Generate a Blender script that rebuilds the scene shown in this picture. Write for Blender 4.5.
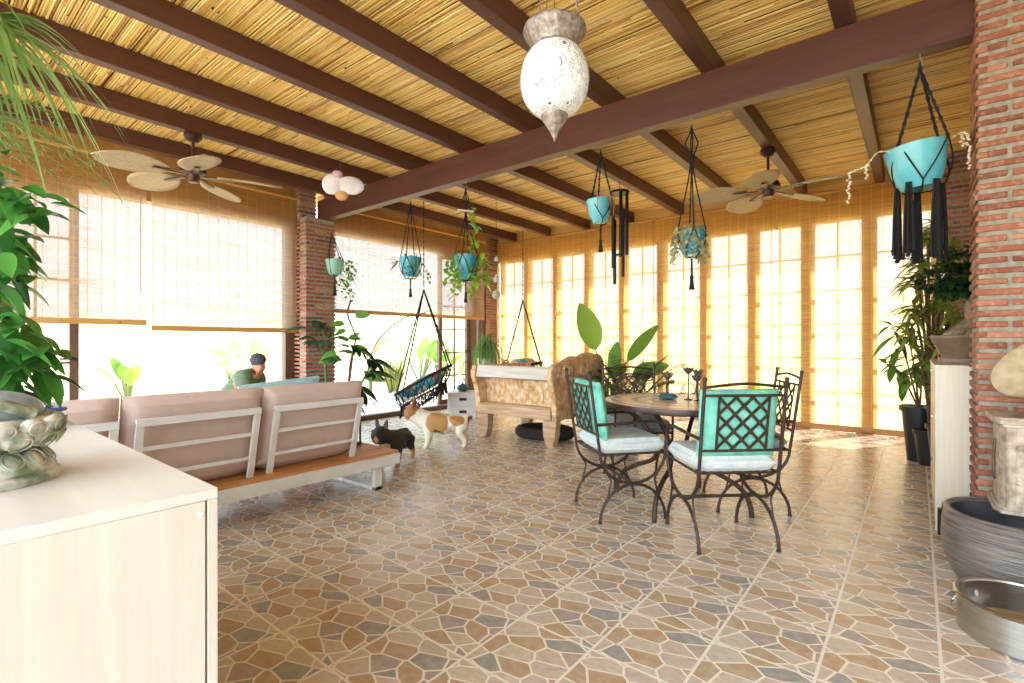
import bpy, bmesh, math, random
from mathutils import Vector, Matrix, Euler
for o in list(bpy.data.objects):
    bpy.data.objects.remove(o, do_unlink=True)
SC = bpy.context.scene
COL = SC.collection
PI = math.pi
rnd = random.Random(7)

# ------------------------------------------------------------------ camera
cam_d = bpy.data.cameras.new('camera'); cam = bpy.data.objects.new('camera', cam_d); COL.objects.link(cam)
cam_d.sensor_width = 36.0; cam_d.lens = 36.0 * 500 / 1024
cam_d.clip_start = 0.02; cam_d.clip_end = 400
cam.location = (0, 0, 1.2); cam.rotation_euler = (PI / 2, 0, math.radians(39))
SC.camera = cam
# ------------------------------------------------------------------ world, sun, exposure
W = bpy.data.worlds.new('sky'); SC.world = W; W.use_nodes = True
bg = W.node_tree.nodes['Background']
# hazy bright sky; the half behind the camera is brightened as added front fill
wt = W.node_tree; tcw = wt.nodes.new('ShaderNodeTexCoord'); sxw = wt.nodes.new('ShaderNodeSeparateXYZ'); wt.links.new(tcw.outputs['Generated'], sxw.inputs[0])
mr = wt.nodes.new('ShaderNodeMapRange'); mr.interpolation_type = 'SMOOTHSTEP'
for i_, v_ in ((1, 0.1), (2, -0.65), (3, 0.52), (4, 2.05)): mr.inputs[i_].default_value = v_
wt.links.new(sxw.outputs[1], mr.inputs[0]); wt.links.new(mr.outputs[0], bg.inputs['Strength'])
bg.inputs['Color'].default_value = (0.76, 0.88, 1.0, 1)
sun_d = bpy.data.lights.new('sun', 'SUN'); sun_d.energy = 3.8; sun_d.angle = math.radians(0.6); sun_d.color = (1.0, 0.955, 0.88)
sun = bpy.data.objects.new('sun', sun_d); COL.objects.link(sun)
EL = math.radians(58)
sun.rotation_euler = Vector((-0.46 * math.cos(EL), -0.888 * math.cos(EL), -math.sin(EL))).to_track_quat('-Z', 'Y').to_euler()
sun.location = (6, 16, 18)
SC.view_settings.view_transform = 'Standard'
try: SC.view_settings.look = 'None'
except Exception: pass
SC.view_settings.gamma = 1.0
SC.view_settings.use_curve_mapping = False
SC.view_settings.exposure = 2.2

# ------------------------------------------------------------------ helpers
def lin(c):
    return tuple(((v / 255) / 12.92 if v / 255 <= 0.04045 else ((v / 255 + 0.055) / 1.055) ** 2.4) for v in c) + (1.0,)

def V(*a): return Vector(a)

class MB:
    """collects vertices and faces of one mesh"""
    def __init__(s): s.v = []; s.f = []; s.m = []; s.sm = []; s.tone = []
    def add(s, vs, fs, mat=0, smooth=True, tone=None):
        o = len(s.v); s.v += [tuple(p) for p in vs]
        for f in fs: s.f.append([o + i for i in f]); s.m.append(mat); s.sm.append(smooth); s.tone.append(tone or 0)
    def box(s, c, size, rot=None, mat=0, tone=None):
        c = Vector(c); h = Vector(size) / 2
        R = rot if isinstance(rot, Matrix) else (Euler(rot).to_matrix() if rot else Matrix.Identity(3))
        vs = [c + R @ Vector((x * h.x, y * h.y, z * h.z)) for x in (-1, 1) for y in (-1, 1) for z in (-1, 1)]
        s.add(vs, [(0, 1, 3, 2), (4, 6, 7, 5), (0, 4, 5, 1), (2, 3, 7, 6), (0, 2, 6, 4), (1, 5, 7, 3)], mat, False, tone)
        return s
    def span(s, a, b, mat=0):
        a = Vector(a); b = Vector(b); return s.box((a + b) / 2, b - a, None, mat)
    def bar(s, a, b, w, h, mat=0, up=(0, 0, 1)):
        a = Vector(a); b = Vector(b); d = (b - a); L = d.length; x = d.normalized(); u = Vector(up)
        if abs(x.dot(u)) > 0.98: u = Vector((1, 0, 0))
        y = u.cross(x).normalized(); z = x.cross(y)
        R = Matrix((x, y, z)).transposed(); return s.box((a + b) / 2, (L, w, h), R, mat)
    def tube(s, pts, r, seg=8, mat=0, closed=False, caps=True):
        pts = [Vector(p) for p in pts]; n = len(pts)
        rr = r if isinstance(r, (list, tuple)) else [r] * n
        t0 = (pts[1] - pts[0]).normalized(); u = Vector((0, 0, 1))
        if abs(t0.dot(u)) > 0.95: u = Vector((1, 0, 0))
        nrm = (u - t0 * u.dot(t0)).normalized(); vs = []; pt = t0
        for i, p in enumerate(pts):
            if closed: t = (pts[(i + 1) % n] - pts[i - 1]).normalized()
            elif i == 0: t = t0
            elif i == n - 1: t = (pts[i] - pts[i - 1]).normalized()
            else: t = (pts[i + 1] - pts[i - 1]).normalized()
            q = pt.rotation_difference(t); nrm = q @ nrm; nrm = (nrm - t * nrm.dot(t)).normalized(); pt = t
            b = t.cross(nrm)
            for k in range(seg):
                a = 2 * PI * k / seg; vs.append(p + (nrm * math.cos(a) + b * math.sin(a)) * rr[i])
        fs = []
        for i in range(n if closed else n - 1):
            j = (i + 1) % n
            for k in range(seg):
                k2 = (k + 1) % seg; fs.append((i * seg + k, i * seg + k2, j * seg + k2, j * seg + k))
        if caps and not closed:
            fs.append(tuple(range(seg - 1, -1, -1))); fs.append(tuple((n - 1) * seg + k for k in range(seg)))
        s.add(vs, fs, mat, True, rnd.random()); return s
    def lathe(s, prof, seg=24, c=(0, 0, 0), mat=0, wob=None, M=None, caps=False):
        c = Vector(c); vs = []; n = len(prof)
        for i, (r, z) in enumerate(prof):
            for k in range(seg):
                a = 2 * PI * k / seg; q = r * (wob(a, z) if wob else 1)
                p = Vector((q * math.cos(a), q * math.sin(a), z)); vs.append(c + (M @ p if M else p))
        fs = [(i * seg + k, i * seg + (k + 1) % seg, (i + 1) * seg + (k + 1) % seg, (i + 1) * seg + k) for i in range(n - 1) for k in range(seg)]
        if caps and prof[0][0] > 1e-5: fs.append(tuple(range(seg - 1, -1, -1)))
        if caps and prof[-1][0] > 1e-5: fs.append(tuple((n - 1) * seg + k for k in range(seg)))
        s.add(vs, fs, mat); return s
    def ball(s, c, r, seg=14, rings=8, mat=0, M=None):
        r = r if isinstance(r, (tuple, list)) else (r, r, r); c = Vector(c); vs = []
        for i in range(rings + 1):
            t = PI * i / rings
            for k in range(seg):
                a = 2 * PI * k / seg
                p = Vector((r[0] * math.sin(t) * math.cos(a), r[1] * math.sin(t) * math.sin(a), -r[2] * math.cos(t)))
                vs.append(c + (M @ p if M else p))
        fs = [(i * seg + k, i * seg + (k + 1) % seg, (i + 1) * seg + (k + 1) % seg, (i + 1) * seg + k) for i in range(rings) for k in range(seg)]
        s.add(vs, fs, mat); return s
    def prism(s, poly, axis, a0, a1, mat=0):
        """poly: 2-D outline; axis 'x','y','z' is the extrusion axis"""
        def P(u, v, a): return {'x': (a, u, v), 'y': (u, a, v), 'z': (u, v, a)}[axis]
        n = len(poly); vs = [P(u, v, a0) for u, v in poly] + [P(u, v, a1) for u, v in poly]
        fs = [tuple(range(n)), tuple(range(2 * n - 1, n - 1, -1))] + [(i, (i + 1) % n, n + (i + 1) % n, n + i) for i in range(n)]
        s.add(vs, fs, mat, False); return s
    def leaf(s, p, d, L, Wd, droop=0.3, n=6, fold=0.12, mat=0, roll=0.0, up=(0, 0, 1), peak=0.45):
        p = Vector(p); d = Vector(d).normalized(); u = Vector(up)
        if abs(d.dot(u)) > 0.97: u = Vector((1, 0.2, 0)).normalized()
        sd = d.cross(u).normalized(); nn = sd.cross(d)
        sd, nn = sd * math.cos(roll) + nn * math.sin(roll), nn * math.cos(roll) - sd * math.sin(roll)
        vs = []; tn = rnd.random()
        for i in range(n + 1):
            t = i / n; q = p + d * (L * t) - Vector((0, 0, droop * L * t * t))
            e = math.log(0.5) / math.log(peak)
            w = Wd * 0.5 * max(0.02, math.sin(PI * min(1, max(0, t)) ** e) ** 0.75)
            vs += [q - sd * w + nn * (fold * w), q - nn * (fold * w * .6), q + sd * w + nn * (fold * w)]
        fs = []
        for i in range(n):
            a = i * 3; fs += [(a, a + 1, a + 4, a + 3), (a + 1, a + 2, a + 5, a + 4)]
        s.add(vs, fs, mat, True, tn); return s
    def pillow(s, c, size, M=None, n=12, mat=0, puff=0.45, pinch=0.0):
        """soft cushion: size (x, y, thickness z)"""
        c = Vector(c); hx, hy, hz = [q / 2 for q in size]; vs = []; fs = []
        def pt(i, j, sgn):
            u = -1 + 2 * i / n; v = -1 + 2 * j / n
            e = (max(0, 1 - abs(u) ** 4) * max(0, 1 - abs(v) ** 4)) ** puff
            k = 1 - pinch * (u * u * (1 - v * v) * .0 + (1 - (u * v) ** 2) * 0.06 * max(abs(u), abs(v)) ** 4)
            q = Vector((u * hx * k, v * hy * k, sgn * hz * (0.18 + 0.82 * e))); return c + (M @ q if M else q)
        for sgn in (-1, 1):
            o = len(vs)
            vs += [pt(i, j, sgn) for j in range(n + 1) for i in range(n + 1)]
            for j in range(n):
                for i in range(n):
                    a = o + j * (n + 1) + i; q = (a, a + 1, a + n + 2, a + n + 1); fs.append(q if sgn > 0 else q[::-1])
        N = (n + 1) * (n + 1)
        ring = [i for i in range(n + 1)] + [j * (n + 1) + n for j in range(1, n + 1)] + [n * (n + 1) + i for i in range(n - 1, -1, -1)] + [j * (n + 1) for j in range(n - 1, 0, -1)]
        for k in range(len(ring)):
            a, b = ring[k], ring[(k + 1) % len(ring)]; fs.append((a, b, N + b, N + a))
        s.add(vs, fs, mat); return s
    def build(s, name, mats, parent=None, bevel=0, tone=False, recalc=True, subsurf=0):
        me = bpy.data.meshes.new(name); me.from_pydata(s.v, [], s.f)
        mats = mats if isinstance(mats, (list, tuple)) else [mats]
        for m in mats: me.materials.append(m)
        me.polygons.foreach_set('material_index', s.m); me.polygons.foreach_set('use_smooth', s.sm)
        if tone:
            at = me.attributes.new('tone', 'FLOAT', 'FACE'); at.data.foreach_set('value', [float(x) for x in s.tone])
        if recalc:
            b = bmesh.new(); b.from_mesh(me); bmesh.ops.recalc_face_normals(b, faces=b.faces); b.to_mesh(me); b.free()
        me.update()
        if recalc: me.set_sharp_from_angle(angle=math.radians(42))
        o = bpy.data.objects.new(name, me); COL.objects.link(o)
        if parent: o.parent = parent
        if bevel:
            md = o.modifiers.new('bevel', 'BEVEL'); md.width = bevel; md.segments = 2; md.limit_method = 'ANGLE'; md.angle_limit = 0.7
        if subsurf:
            md = o.modifiers.new('sub', 'SUBSURF'); md.levels = subsurf; md.render_levels = subsurf
        return o

def tag(o, label, cat, group=None, kind=None):
    if label: o['label'] = label
    if cat: o['category'] = cat
    if group: o['group'] = group
    if kind: o['kind'] = kind
    return o
def thing(name, label, cat, loc=(0, 0, 0), rz=0, group=None):
    o = bpy.data.objects.new(name, None); o.empty_display_size = 0.1; COL.objects.link(o)
    o.location = loc; o.rotation_euler = (0, 0, rz); return tag(o, label, cat, group)
def struct(o):
    o['kind'] = 'structure'; return o
def dup(root, loc, rz=0, label=None, group=None):
    r = root.copy(); COL.objects.link(r); r.location = loc; r.rotation_euler = (0, 0, rz)
    if label: r['label'] = label
    if group: r['group'] = group
    for ch in list(root.children):
        c = ch.copy(); COL.objects.link(c); c.parent = r
        for g in list(ch.children):
            d = g.copy(); COL.objects.link(d); d.parent = c
    return r
def curve(pts, n=8, closed=False):
    """Catmull-Rom through pts"""
    P = [Vector(p) for p in pts]; out = []; m = len(P)
    for i in range(m if closed else m - 1):
        p0 = P[i - 1] if (closed or i > 0) else P[0] * 2 - P[1]
        p1 = P[i]; p2 = P[(i + 1) % m]; p3 = P[(i + 2) % m] if (closed or i + 2 < m) else P[-1] * 2 - P[-2]
        for k in range(n):
            t = k / n; out.append(0.5 * ((2 * p1) + (p2 - p0) * t + (2 * p0 - 5 * p1 + 4 * p2 - p3) * t * t + (3 * p1 - p0 - 3 * p2 + p3) * t ** 3))
    if not closed: out.append(P[-1])
    return out
def arc(c, rx, rz, a0, a1, n=14, plane='yz', x=0):
    out = []
    for i in range(n + 1):
        a = a0 + (a1 - a0) * i / n; u = c[0] + rx * math.cos(a); w = c[1] + rz * math.sin(a)
        out.append((x, u, w) if plane == 'yz' else ((u, x, w) if plane == 'xz' else (u, w, x)))
    return out
def skin(name, nodes, edges, mat, parent=None, sub=2, root=0):
    """one continuous body grown round a skeleton; nodes: (x,y,z,rx[,ry])"""
    me = bpy.data.meshes.new(name + '_s'); me.from_pydata([n[:3] for n in nodes], edges, [])
    t = bpy.data.objects.new(name + '_s', me); COL.objects.link(t)
    t.modifiers.new('skin', 'SKIN')
    sk = me.skin_vertices[0].data
    for i, n in enumerate(nodes):
        sk[i].radius = (n[3], n[4] if len(n) > 4 else n[3]); sk[i].use_root = (i == root)
    sb = t.modifiers.new('sub', 'SUBSURF'); sb.levels = sub; sb.render_levels = sub
    bpy.context.view_layer.update()
    dg = bpy.context.evaluated_depsgraph_get(); ev = t.evaluated_get(dg)
    m2 = bpy.data.meshes.new_from_object(ev); m2.name = name
    bpy.data.objects.remove(t, do_unlink=True)
    m2.materials.clear()
    for m in (mat if isinstance(mat, (list, tuple)) else [mat]): m2.materials.append(m)
    for p in m2.polygons: p.use_smooth = True
    o = bpy.data.objects.new(name, m2); COL.objects.link(o)
    if parent: o.parent = parent
    return o

from mathutils.bvhtree import BVHTree
def surf(o, p, d):
    """the point where a line from p along d meets the surface of o (own frame)"""
    me = o.data; t = BVHTree.FromPolygons([v.co for v in me.vertices], [tuple(q.vertices) for q in me.polygons])
    h = t.ray_cast(Vector(p), Vector(d).normalized()); return h[0] if h[0] is not None else Vector(p)

# ------------------------------------------------------------------ materials
class NT:
    def __init__(s, name):
        s.m = bpy.data.materials.new(name); s.m.use_nodes = True; s.t = s.m.node_tree; s.n = s.t.nodes; s.l = s.t.links
        s.b = s.n['Principled BSDF']; s.out = s.n['Material Output']
    def node(s, ty, **kw):
        n = s.n.new(ty)
        for k, v in kw.items():
            if k in n.inputs: 
                if hasattr(v, 'is_output'): s.l.new(v, n.inputs[k])
                else: n.inputs[k].default_value = v
            else: setattr(n, k, v)
        return n
    def math(s, op, a, b=None, c=None):
        n = s.n.new('ShaderNodeMath'); n.operation = op
        for i, q in enumerate((a, b, c)):
            if q is None: continue
            if hasattr(q, 'is_output'): s.l.new(q, n.inputs[i])
            else: n.inputs[i].default_value = q
        return n.outputs[0]
    def mix(s, f, a, b, blend='MIX'):
        n = s.n.new('ShaderNodeMix'); n.data_type = 'RGBA'; n.blend_type = blend
        for idx, q in ((0, f), (6, a), (7, b)):
            if hasattr(q, 'is_output'): s.l.new(q, n.inputs[idx])
            else: n.inputs[idx].default_value = q
        return n.outputs[2]
    def ramp(s, f, stops, interp='LINEAR'):
        n = s.n.new('ShaderNodeValToRGB'); n.color_ramp.interpolation = interp; e = n.color_ramp.elements
        while len(e) < len(stops): e.new(0.5)
        for i, (p, c) in enumerate(stops): e[i].position = p; e[i].color = c
        s.l.new(f, n.inputs[0]); return n.outputs[0]
    def coords(s, kind='Object', scale=(1, 1, 1)):
        tc = s.n.new('ShaderNodeTexCoord'); mp = s.n.new('ShaderNodeMapping'); mp.inputs['Scale'].default_value = scale
        s.l.new(tc.outputs[kind], mp.inputs[0]); return mp.outputs[0]
    def bump(s, h, strength=0.3, dist=0.01):
        n = s.n.new('ShaderNodeBump'); n.inputs['Strength'].default_value = strength; n.inputs['Distance'].default_value = dist
        s.l.new(h, n.inputs['Height']); s.l.new(n.outputs[0], s.b.inputs['Normal'])
    def set(s, **kw):
        for k, v in kw.items():
            k = k.replace('_', ' ')
            if hasattr(v, 'is_output'): s.l.new(v, s.b.inputs[k])
            else: s.b.inputs[k].default_value = v
MATS = {}
def pm(name, c1, c2=None, scale=8, rough=0.6, bump=0.0, metal=0.0, stretch=(1, 1, 1), detail=4, sheen=0, contrast=(0.35, 0.65), trans=0, coat=0):
    if name in MATS: return MATS[name]
    c2 = c2 or tuple(min(255, int(x * 0.8)) for x in c1)
    N = NT(name); co = N.coords('Object', stretch)
    nz = N.node('ShaderNodeTexNoise', Scale=scale, Detail=detail); N.l.new(co, nz.inputs['Vector'])
    colr = N.ramp(nz.outputs[0], [(contrast[0], lin(c1)), (contrast[1], lin(c2))])
    N.set(Base_Color=colr, Roughness=rough, Metallic=metal)
    if coat: N.set(Coat_Weight=coat)
    if bump: N.bump(nz.outputs[0], bump, 0.01)
    if trans:
        tr = N.node('ShaderNodeBsdfTranslucent'); N.l.new(colr, tr.inputs['Color'])
        mx = N.node('ShaderNodeMixShader'); mx.inputs[0].default_value = trans
        N.l.new(N.b.outputs[0], mx.inputs[1]); N.l.new(tr.outputs[0], mx.inputs[2]); N.l.new(mx.outputs[0], N.out.inputs[0])
    MATS[name] = N.m; return N.m
def leafmat(name, c1, c2, rough=0.4, trans=0.3):
    if name in MATS: return MATS[name]
    N = NT(name); at = N.node('ShaderNodeAttribute', attribute_name='tone')
    nz = N.node('ShaderNodeTexNoise', Scale=25.0); N.l.new(N.coords(), nz.inputs['Vector'])
    f = N.math('ADD', N.math('MULTIPLY', at.outputs['Fac'], 0.75), N.math('MULTIPLY', nz.outputs[0], 0.25))
    colr = N.mix(f, lin(c1), lin(c2)); N.set(Base_Color=colr, Roughness=rough)
    tr = N.node('ShaderNodeBsdfTranslucent'); N.l.new(colr, tr.inputs['Color'])
    mx = N.node('ShaderNodeMixShader'); mx.inputs[0].default_value = trans
    N.l.new(N.b.outputs[0], mx.inputs[1]); N.l.new(tr.outputs[0], mx.inputs[2]); N.l.new(mx.outputs[0], N.out.inputs[0])
    MATS[name] = N.m; return N.m

T = 0.352
def floor_mat():
    N = NT('crazy_paving_tile'); co = N.coords('Object')
    sx = N.node('ShaderNodeSeparateXYZ'); N.l.new(co, sx.inputs[0])
    u = N.math('DIVIDE', N.math('SUBTRACT', sx.outputs[0], 0.07 - 40 * T), T); v = N.math('DIVIDE', N.math('SUBTRACT', sx.outputs[1], 1.709 - 40 * T), T)
    fu, fv = N.math('FRACT', u), N.math('FRACT', v)
    cid = N.node('ShaderNodeCombineXYZ'); N.l.new(N.math('FLOOR', u), cid.inputs[0]); N.l.new(N.math('FLOOR', v), cid.inputs[1])
    wn = N.node('ShaderNodeTexWhiteNoise', noise_dimensions='3D'); N.l.new(cid.outputs[0], wn.inputs['Vector'])
    var = N.math('MULTIPLY', N.math('FLOOR', N.math('MULTIPLY', wn.outputs['Value'], 2.0)), 13.0)
    # slightly sheared cells give the long slate shards of the print
    pu = N.math('ADD', N.math('ADD', N.math('MULTIPLY', fu, 2.9), N.math('MULTIPLY', fv, 0.9)), var)
    pv = N.math('SUBTRACT', N.math('MULTIPLY', fv, 4.1), N.math('MULTIPLY', fu, 0.9))
    cp = N.node('ShaderNodeCombineXYZ'); N.l.new(pu, cp.inputs[0]); N.l.new(pv, cp.inputs[1])
    v1 = N.node('ShaderNodeTexVoronoi', voronoi_dimensions='2D', feature='F1', Scale=1.0); N.l.new(cp.outputs[0], v1.inputs['Vector'])
    v2 = N.node('ShaderNodeTexVoronoi', voronoi_dimensions='2D', feature='DISTANCE_TO_EDGE', Scale=1.0); N.l.new(cp.outputs[0], v2.inputs['Vector'])
    sc = N.node('ShaderNodeSeparateColor'); N.l.new(v1.outputs['Color'], sc.inputs[0])
    pal = [(0.0, (210, 196, 178)), (0.24, (188, 162, 150)), (0.38, (216, 202, 184)), (0.52, (186, 156, 122)), (0.62, (168, 154, 152)), (0.74, (206, 190, 176)), (0.93, (148, 150, 148))]
    stone = N.ramp(sc.outputs[0], [(p, lin(c)) for p, c in pal], 'CONSTANT')
    n1 = N.node('ShaderNodeTexNoise', Scale=22.0, Detail=6.0, Roughness=0.65); N.l.new(co, n1.inputs['Vector'])
    n2 = N.node('ShaderNodeTexNoise', Scale=3.0, Detail=3.0); N.l.new(cp.outputs[0], n2.inputs['Vector'])
    stone = N.mix(N.ramp(n1.outputs[0], [(0.4, (0, 0, 0, 1)), (0.75, (0.6, 0.6, 0.6, 1))]), stone, lin((216, 204, 188)))
    stone = N.mix(N.ramp(n2.outputs[0], [(0.4, (0, 0, 0, 1)), (0.7, (0.45, 0.45, 0.45, 1))]), stone, lin((164, 142, 126)))
    groutc = lin((234, 226, 212))
    seam = N.math('LESS_THAN', v2.outputs['Distance'], 0.042)
    c = N.mix(seam, stone, groutc)
    mu = N.math('MINIMUM', fu, N.math('SUBTRACT', 1.0, fu)); mv = N.math('MINIMUM', fv, N.math('SUBTRACT', 1.0, fv))
    joint = N.math('LESS_THAN', N.math('MINIMUM', mu, mv), 0.0155)
    c = N.mix(joint, c, lin((234, 228, 216)))
    ro = N.math('ADD', N.math('MULTIPLY', N.math('MAXIMUM', seam, joint), 0.2), N.math('ADD', 0.15, N.math('MULTIPLY', n1.outputs[0], 0.16)))
    N.set(Base_Color=c, Roughness=ro); N.b.inputs['Specular IOR Level'].default_value = 0.55
    h = N.math('SUBTRACT', N.math('MULTIPLY', n1.outputs[0], 0.35), N.math('MAXIMUM', seam, joint))
    N.bump(h, 0.12, 0.003); return N.m

def reed_mat():
    N = NT('river_reed'); at = N.node('ShaderNodeAttribute', attribute_name='tone'); co = N.coords('Object', (3, 60, 60))
    nz = N.node('ShaderNodeTexNoise', Scale=1.0, Detail=3.0); N.l.new(co, nz.inputs['Vector'])
    f = N.math('ADD', N.math('MULTIPLY', at.outputs['Fac'], 0.8), N.math('MULTIPLY', N.math('SUBTRACT', nz.outputs[0], 0.5), 0.5))
    c = N.ramp(f, [(0.0, lin((170, 122, 66))), (0.12, lin((220, 176, 98))), (0.45, lin((238, 200, 116))), (0.72, lin((244, 216, 140))), (0.9, lin((226, 202, 156)))])
    nd = N.node('ShaderNodeTexNoise', Scale=1.0, Detail=1.0); N.l.new(N.coords('Object', (5, 70, 1)), nd.inputs['Vector'])
    knot = N.math('GREATER_THAN', nd.outputs[0], 0.68)
    c = N.mix(N.math('MULTIPLY', knot, 0.35), c, lin((120, 78, 38)))
    N.set(Base_Color=c, Roughness=0.45); N.bump(nz.outputs[0], 0.2, 0.004); return N.m

def blind_mat(name, axis, front, through, open_=0.42):
    """woven bamboo roller cloth: fine slats, vertical stitching, light passes between and through the slats"""
    N = NT(name); geo = N.node('ShaderNodeNewGeometry'); sx = N.node('ShaderNodeSeparateXYZ'); N.l.new(geo.outputs['Position'], sx.inputs[0])
    a = sx.outputs[axis]; z = sx.outputs[2]
    cv = N.node('ShaderNodeCombineXYZ'); N.l.new(N.math('MULTIPLY', a, 2.0), cv.inputs[0]); N.l.new(N.math('MULTIPLY', z, 75.0), cv.inputs[1])
    nz = N.node('ShaderNodeTexNoise', noise_dimensions='2D', Scale=1.0, Detail=3.0); N.l.new(cv.outputs[0], nz.inputs['Vector'])
    c2 = N.node('ShaderNodeCombineXYZ'); N.l.new(N.math('MULTIPLY', a, 0.7), c2.inputs[0]); N.l.new(N.math('MULTIPLY', z, 9.0), c2.inputs[1])
    n2 = N.node('ShaderNodeTexNoise', noise_dimensions='2D', Scale=1.0, Detail=2.0); N.l.new(c2.outputs[0], n2.inputs['Vector'])
    th = N.math('LESS_THAN', N.math('FRACT', N.math('DIVIDE', a, 0.115)), 0.07)
    op = N.math('ADD', open_, N.math('ADD', N.math('MULTIPLY', N.math('SUBTRACT', nz.outputs[0], 0.5), 0.5), N.math('MULTIPLY', N.math('SUBTRACT', n2.outputs[0], 0.5), 0.2)))
    op = N.math('MULTIPLY', N.math('MAXIMUM', N.math('MINIMUM', op, 1.0), 0.0), N.math('SUBTRACT', 1.0, N.math('MULTIPLY', th, 0.75)))
    colr = N.mix(nz.outputs[0], lin(front), lin(tuple(int(q * 0.82) for q in front)))
    df = N.node('ShaderNodeBsdfDiffuse'); N.l.new(colr, df.inputs['Color'])
    tl = N.node('ShaderNodeBsdfTranslucent'); tl.inputs['Color'].default_value = lin(through)
    mx = N.node('ShaderNodeMixShader'); mx.inputs[0].default_value = 0.45; N.l.new(df.outputs[0], mx.inputs[1]); N.l.new(tl.outputs[0], mx.inputs[2])
    tp = N.node('ShaderNodeBsdfTransparent')
    m2 = N.node('ShaderNodeMixShader'); N.l.new(op, m2.inputs[0]); N.l.new(mx.outputs[0], m2.inputs[1]); N.l.new(tp.outputs[0], m2.inputs[2])
    N.l.new(m2.outputs[0], N.out.inputs[0]); return N.m

def glass_mat():
    N = NT('window_glass'); tp = N.node('ShaderNodeBsdfTransparent'); gl = N.node('ShaderNodeBsdfGlossy'); gl.inputs['Roughness'].default_value = 0.02
    geo = N.node('ShaderNodeNewGeometry'); dt = N.n.new('ShaderNodeVectorMath'); dt.operation = 'DOT_PRODUCT'
    N.l.new(geo.outputs['Normal'], dt.inputs[0]); N.l.new(geo.outputs['Incoming'], dt.inputs[1])
    fz = N.math('ADD', 0.04, N.math('MULTIPLY', 0.9, N.math('POWER', N.math('SUBTRACT', 1.0, N.math('ABSOLUTE', dt.outputs['Value'])), 5.0)))
    mx = N.node('ShaderNodeMixShader'); N.l.new(fz, mx.inputs[0]); N.l.new(tp.outputs[0], mx.inputs[1]); N.l.new(gl.outputs[0], mx.inputs[2])
    N.l.new(mx.outputs[0], N.out.inputs[0]); return N.m

def brick_mat():
    N = NT('fired_brick'); at = N.node('ShaderNodeAttribute', attribute_name='tone')
    c = N.ramp(at.outputs['Fac'], [(0.0, lin((120, 68, 52))), (0.35, lin((148, 86, 64))), (0.7, lin((166, 104, 78))), (1.0, lin((184, 138, 104)))])
    nz = N.node('ShaderNodeTexNoise', Scale=40.0, Detail=5.0); N.l.new(N.coords(), nz.inputs['Vector'])
    c = N.mix(N.ramp(nz.outputs[0], [(0.5, (0, 0, 0, 1)), (0.75, (0.5, 0.5, 0.5, 1))]), c, lin((214, 170, 136)))
    N.set(Base_Color=c, Roughness=0.85); N.bump(nz.outputs[0], 0.5, 0.006); return N.m

def wood_mat(name, c1, c2, axis=0, rough=0.45, scale=1.0, bump=0.05):
    N = NT(name); s = [9 * scale] * 3; s[axis] = 0.8 * scale
    co = N.coords('Object', tuple(s)); nz = N.node('ShaderNodeTexNoise', Scale=2.0, Detail=6.0, Distortion=0.6); N.l.new(co, nz.inputs['Vector'])
    s2 = [70 * scale] * 3; s2[axis] = 2.0 * scale
    n2 = N.node('ShaderNodeTexNoise', Scale=1.0, Detail=3.0); N.l.new(N.coords('Object', tuple(s2)), n2.inputs['Vector'])
    f = N.math('ADD', N.math('MULTIPLY', nz.outputs[0], 0.65), N.math('MULTIPLY', n2.outputs[0], 0.35))
    N.set(Base_Color=N.ramp(f, [(0.35, lin(c1)), (0.65, lin(c2))]), Roughness=rough)
    if bump: N.bump(n2.outputs[0], bump, 0.004)
    return N.m
# ------------------------------------------------------------------ materials used all over
M = {}
M['floor'] = floor_mat(); M['reed'] = reed_mat(); M['glass'] = glass_mat(); M['brick'] = brick_mat()
M['mortar'] = pm('lime_mortar', (168, 158, 140), (140, 130, 114), 30, 0.95, 0.5)
M['beam'] = wood_mat('painted_beam', (78, 44, 38), (94, 55, 46), 1, 0.42)
M['beamx'] = wood_mat('painted_crossbeam', (78, 44, 38), (94, 55, 46), 0, 0.42)
M['frame'] = pm('brown_frame_paint', (104, 74, 54), (88, 62, 44), 6, 0.5)
M['tanframe'] = pm('ochre_door_paint', (186, 140, 84), (170, 124, 70), 6, 0.6)
M['roof'] = pm('roof_board', (120, 86, 48), (96, 68, 38), 5, 0.9)
M['blind_y'] = blind_mat('woven_blind_front', 0, (238, 186, 104), (255, 224, 160), 0.34)
M['blind_x'] = blind_mat('woven_blind_side', 1, (224, 164, 88), (168, 160, 148), 0.27)
M['bamboo_rail'] = wood_mat('bamboo_rail', (202, 152, 86), (184, 132, 72), 1, 0.5)
M['bamboo_railx'] = wood_mat('bamboo_rail_x', (202, 152, 86), (184, 132, 72), 0, 0.5)
M['ground'] = pm('dry_sandy_ground', (206, 190, 150), (186, 176, 124), 0.6, 0.95, 0.2)
M['terrace'] = pm('pale_terrace_stone', (226, 218, 204), (206, 198, 186), 3, 0.7)
M['hill'] = pm('dry_grass_hill', (204, 190, 144), (172, 160, 108), 0.5, 0.95, 0.3)

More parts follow.
